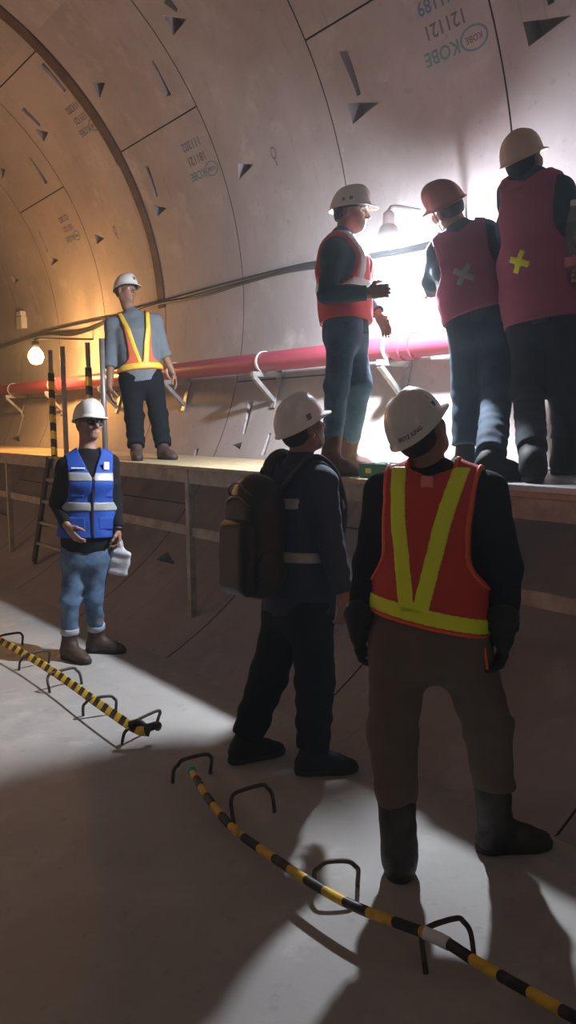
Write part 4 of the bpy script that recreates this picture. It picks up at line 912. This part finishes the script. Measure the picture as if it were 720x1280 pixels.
# white plastic bag in his hand
bt = V.wrL+unit(V.hdL)*0.10; bc = bt-UP*0.125-RGT*0.005
bg = empty('plastic_bag', bc-UP*0.11, 'white plastic bag held low by the person in the blue vest', 'bag')
Rb = np.array([RGT, FWD, UP]); q = math.radians(14); Rb = np.array([RGT*math.cos(q)-UP*math.sin(q), FWD, UP*math.cos(q)+RGT*math.sin(q)])
G = Field.box(bc-0.22, bc+0.22, 0.006); G.add(rbox(bc-UP*0.02, Rb, (0.070, 0.026, 0.085), 0.022), 0.02); G.add(econe(bc+UP*0.05, bt-UP*0.01, (0.052, 0.022), (0.016, 0.014), RGT, 0.02), 0.03)
G.F += (0.006*wrinkle(*G.grids(), 1.1, 0.5)).astype(np.float32); link_mesh('bag_body', G.mesh('b'), M['bag'], bg)
tube('bag_handle', smooth_path([bt-UP*0.03-RGT*0.02, bt+UP*0.005-RGT*0.012, bt+UP*0.012+RGT*0.01, bt-UP*0.03+RGT*0.02], 5), 0.006, M['bag'], bg)

# far worker on the walkway
fF = heading(158); ZP = 1.309
Fp = fig('farthest person, on the walkway in grey blue shirt and orange vest with yellow V', 158, ph=3.0, size=0.93, build=1.0, fine=0.0055,
    head=J(158, 364, 6.98), headphi=128, headtilt=(6, -8), shR=J(141, 407, 6.92), shL=J(193, 402, 7.04), elR=J(138, 452, 6.94), elL=J(204, 440, 7.08), wrR=J(137, 484, 6.88), wrL=J(216, 466, 7.12),
    hdR=DN+RGT*0.1, hdL=DN+RGT*0.3, thR=fF, thL=fF, hipR=J(163, 474, 6.96), hipL=J(190, 472, 7.02), knR=J(168, 521, 6.95), knL=J(198, 519, 7.02),
    footR=(onz(171, 575, ZP), heading(165)), footL=(onz(205, 574, ZP), heading(140)), trs_r=(0.104, 0.086, 0.080), trs_hem=0.04, sleeve_r=(0.074, 0.064, 0.05))
Fp.make_body().make_hair(-0.05).make_eyes().make_shirt('chambray', 0.022, hem=-0.04, long='roll')
Fp.make_trousers('navytrs', top=0.08, inf=0.016)
T = Fp.T
Fp.make_vest('orange2', inf=0.040, hem=0.055, wtop=0.142, wmid=0.110, armz=0.34, armd=0.12, neck=0.11, vfront=T*0.80, vback=0.12, amp=0.002, h=0.007,
    bands=[('reflective_strip', 'yellow_reflect', vband(0.115, T*1.05, 0.012, 0.10, 0.048, 1)), ('reflective_strip', 'yellow_reflect', vband(-0.115, T*1.05, -0.03, 0.10, 0.048, 1)), ('reflective_belt', 'yellow_reflect', hband(0.085, 0.048))])
Fp.make_helmet(); Fp.patch(math.radians(-9), math.radians(9), 0.25, 0.5, 'sticker_grey', 'emblem')
Fp.boots('boot_brown', shaft=0.05, r0=0.047)

# coral vest worker in profile beside the lamp
fK = heading(100)
K = fig('person in coral vest and faded jeans standing sideways left of the bright lamp', 100, ph=4.0, size=0.93, build=0.97, fine=0.0045,
    head=J(440, 266, 4.57), headphi=112, headtilt=(-4, 0), shR=J(417, 316, 4.42), shL=J(437, 312, 4.74), elR=J(409, 368, 4.36), elL=J(452, 365, 4.78), wrR=J(459, 366, 4.30), wrL=J(472, 391, 4.68),
    hdR=RGT+UP*0.12, hdL=DN*0.8+RGT*0.45, thR=UP, thL=RGT*0.6-FWD*0.5, hipR=J(429, 412, 4.49), hipL=J(437, 410, 4.67), knR=J(421, 482, 4.50), knL=J(450, 480, 4.64),
    footR=(onz(414, 594, ZP), heading(120)), footL=(onz(434, 590, ZP), heading(92)), trs_r=(0.094, 0.074, 0.060), trs_hem=0.14, sleeve_r=(0.066, 0.056, 0.046), curl={'R': 0.6, 'L': 0.3})
K.make_body().make_hair(-0.05).make_eyes().make_shirt('tealshirt', 0.018, hem=-0.05)
K.make_trousers('jeans2', top=0.06, inf=0.016)
T = K.T
K.make_vest('pink', inf=0.036, hem=0.03, neck=0.095, vfront=0.20, vback=0.03, amp=0.003, h=0.0065,
    bands=[('reflective_strip', 'silver_reflect', vband(0.10, T*1.05, 0.10, 0.24, 0.045, 1)), ('reflective_strip', 'silver_reflect', vband(-0.10, T*1.05, -0.10, 0.24, 0.045, 1)), ('reflective_belt', 'silver_reflect', hband(0.225, 0.045))])
K.make_helmet(); K.patch(math.radians(70), math.radians(80), 0.15, 0.30, 'sticker_grey'); K.patch(math.radians(92), math.radians(100), 0.15, 0.30, 'sticker_grey')
K.boots('boot_tan', shaft=0.19, r0=0.058, w=1.05, top_r=0.060)

# bent worker, back to us
fM = heading(-8); ZS = 1.336
Mw = fig('person in red mesh vest with grey tape cross and dark red helmet, bending at lamp', -8, ph=5.0, size=1.0, build=0.97,
    head=J(556, 262, 4.47), headphi=-35, headtilt=(-12, -30), shL=J(549, 318, 4.50), shR=J(606, 293, 4.42), elL=J(541, 350, 4.64), elR=J(621, 336, 4.62), wrL=J(540, 362, 4.90), wrR=J(596, 352, 4.90),
    hdL=FWD-RGT*0.3, hdR=FWD-RGT*0.4, thL=UP, thR=UP, hipL=J(583, 404, 4.44), hipR=J(621, 404, 4.38), knL=J(583, 486, 4.50), knR=J(622, 490, 4.38),
    footL=(onz(581, 589, ZS), heading(-6)), footR=(onz(612, 600, ZS), heading(72)), trs_r=(0.102, 0.082, 0.074), trs_hem=0.055, sleeve_r=(0.074, 0.064, 0.05))
Mw.make_body().make_hair(-0.06).make_shirt('tealshirt', 0.022, hem=-0.03)
Mw.make_trousers('jeans3', top=0.10, inf=0.020, amp=0.0035)
cross = lambda cx, cz, L, w, ang: [('tape_cross', (lambda x, y, l, a=a: np.maximum(np.maximum(np.abs((x-cx)*math.cos(a)+(l-cz)*math.sin(a))-L/2, np.abs(-(x-cx)*math.sin(a)+(l-cz)*math.cos(a))-w/2), y+0.03)) ) for a in (ang, ang+math.pi/2)]
def crossreg(cx, cz, L, w, ang):
    a, b = [r for _, r in cross(cx, cz, L, w, ang)]; return lambda x, y, l: np.minimum(a(x, y, l), b(x, y, l))
T = Mw.T
Mw.make_vest('mauve', inf=0.044, hem=0.04, neck=0.10, vfront=0.25, vback=0.02, amp=0.003, bands=[('tape_cross', 'grey_reflect', crossreg(-0.02, T*0.46, 0.125, 0.034, math.radians(50)))])
Mw.make_helmet('helmet_red', peak=0.04, strap=True)
Mw.boots('shoe_black', shaft=0.06, r0=0.052)

# rightmost worker, back to us
fR = heading(24)
Rw = fig('person in red mesh vest with yellow tape cross and buff helmet, at the right edge', 24, ph=6.0, size=1.0, build=1.08,
    head=J(656, 203, 4.14), headphi=52, headtilt=(18, -6), shL=J(640, 243, 4.22), shR=J(697, 240, 4.06), elL=J(652, 328, 4.36), elR=J(727, 300, 3.98), wrL=J(660, 372, 4.50), wrR=J(744, 352, 3.90),
    hdL=FWD*0.7-UP*0.6, hdR=FWD*0.1+UP*0.3-RGT*0.9, thL=UP, thR=UP, hipL=J(662, 403, 4.18), hipR=J(702, 401, 4.10), knL=J(660, 492, 4.16), knR=J(707, 488, 4.12),
    footL=(onz(666, 602, ZS), heading(16)), footR=(onz(706, 593, ZS), heading(62)), trs_r=(0.100, 0.080, 0.070), trs_hem=0.10, sleeve_r=(0.076, 0.066, 0.052), curl=0.9)
Rw.make_body().make_hair(-0.06).make_shirt('tealshirt', 0.022, hem=-0.03)
Rw.make_trousers('navyjeans', top=0.10, inf=0.020, amp=0.0035)
T = Rw.T
Rw.make_vest('mauve', inf=0.050, hem=-0.01, neck=0.10, vfront=0.25, vback=0.01, amp=0.003, bands=[('tape_cross', 'lime', crossreg(-0.035, T*0.40, 0.115, 0.032, math.radians(62)))])
Rw.make_helmet('helmet_cream', strap=True)
Rw.boots('shoe_black', shaft=0.17, r0=0.060, w=1.05, top_r=0.064)
bp = J(716, 300, 3.92); btl = empty('water_bottle', bp-UP*0.17, 'clear plastic bottle in the hand of the rightmost worker at the photo edge', 'bottle')
lathe('bottle_body', [(0.02, -0.17), (0.034, -0.165), (0.036, -0.10), (0.033, -0.06), (0.036, -0.02), (0.036, 0.08), (0.028, 0.12), (0.014, 0.15), (0.013, 0.165)], M['clear'], btl, bp, (0, 0, 1), 24)
lathe('cap', [(0.012, 0.160), (0.016, 0.162), (0.016, 0.185), (0.013, 0.188)], M['card'], btl, bp, (0, 0, 1), 20); lathe('label', [(0.0362, -0.13), (0.037, -0.129), (0.037, -0.085), (0.0362, -0.084)], M['pinklabel'], btl, bp, (0, 0, 1), 24)
# ------------------------------------------------------------------ light and view
def lamp(name, loc, power, col, r=0.15):
    l = bpy.data.lights.new(name, 'POINT'); l.energy = power; l.color = col; l.shadow_soft_size = r
    o = bpy.data.objects.new(name, l); COL.objects.link(o); o.location = loc; return o
lamp('fill_light_behind', (-0.6, -4.5, 4.2), 42, (1.0, 0.90, 0.82), 0.4)  # added fill behind the camera, lifts the shaded backs; no fixture modelled
lamp('fill_light_far', (-0.5, 9.4, 1.6), 38, (1.0, 0.55, 0.24), 0.3)  # added warm fill for the wall and posts under the walkway, not a fixture
w = bpy.data.worlds.new('world'); scene.world = w; w.use_nodes = True
w.node_tree.nodes['Background'].inputs[0].default_value = (0.5, 0.42, 0.36, 1); w.node_tree.nodes['Background'].inputs[1].default_value = 0.05
vol = w.node_tree.nodes.new('ShaderNodeVolumeScatter'); vol.inputs['Density'].default_value = 0.0075; vol.inputs['Anisotropy'].default_value = 0.2; vol.inputs['Color'].default_value = (0.85, 0.95, 1.0, 1)
w.node_tree.links.new(vol.outputs[0], w.node_tree.nodes['World Output'].inputs['Volume'])
vs_ = scene.view_settings; vs_.view_transform = 'Standard'; vs_.look = 'None'; vs_.gamma = 1.0; vs_.exposure = 0.0; vs_.use_curve_mapping = False
scene.cycles.use_denoising = True
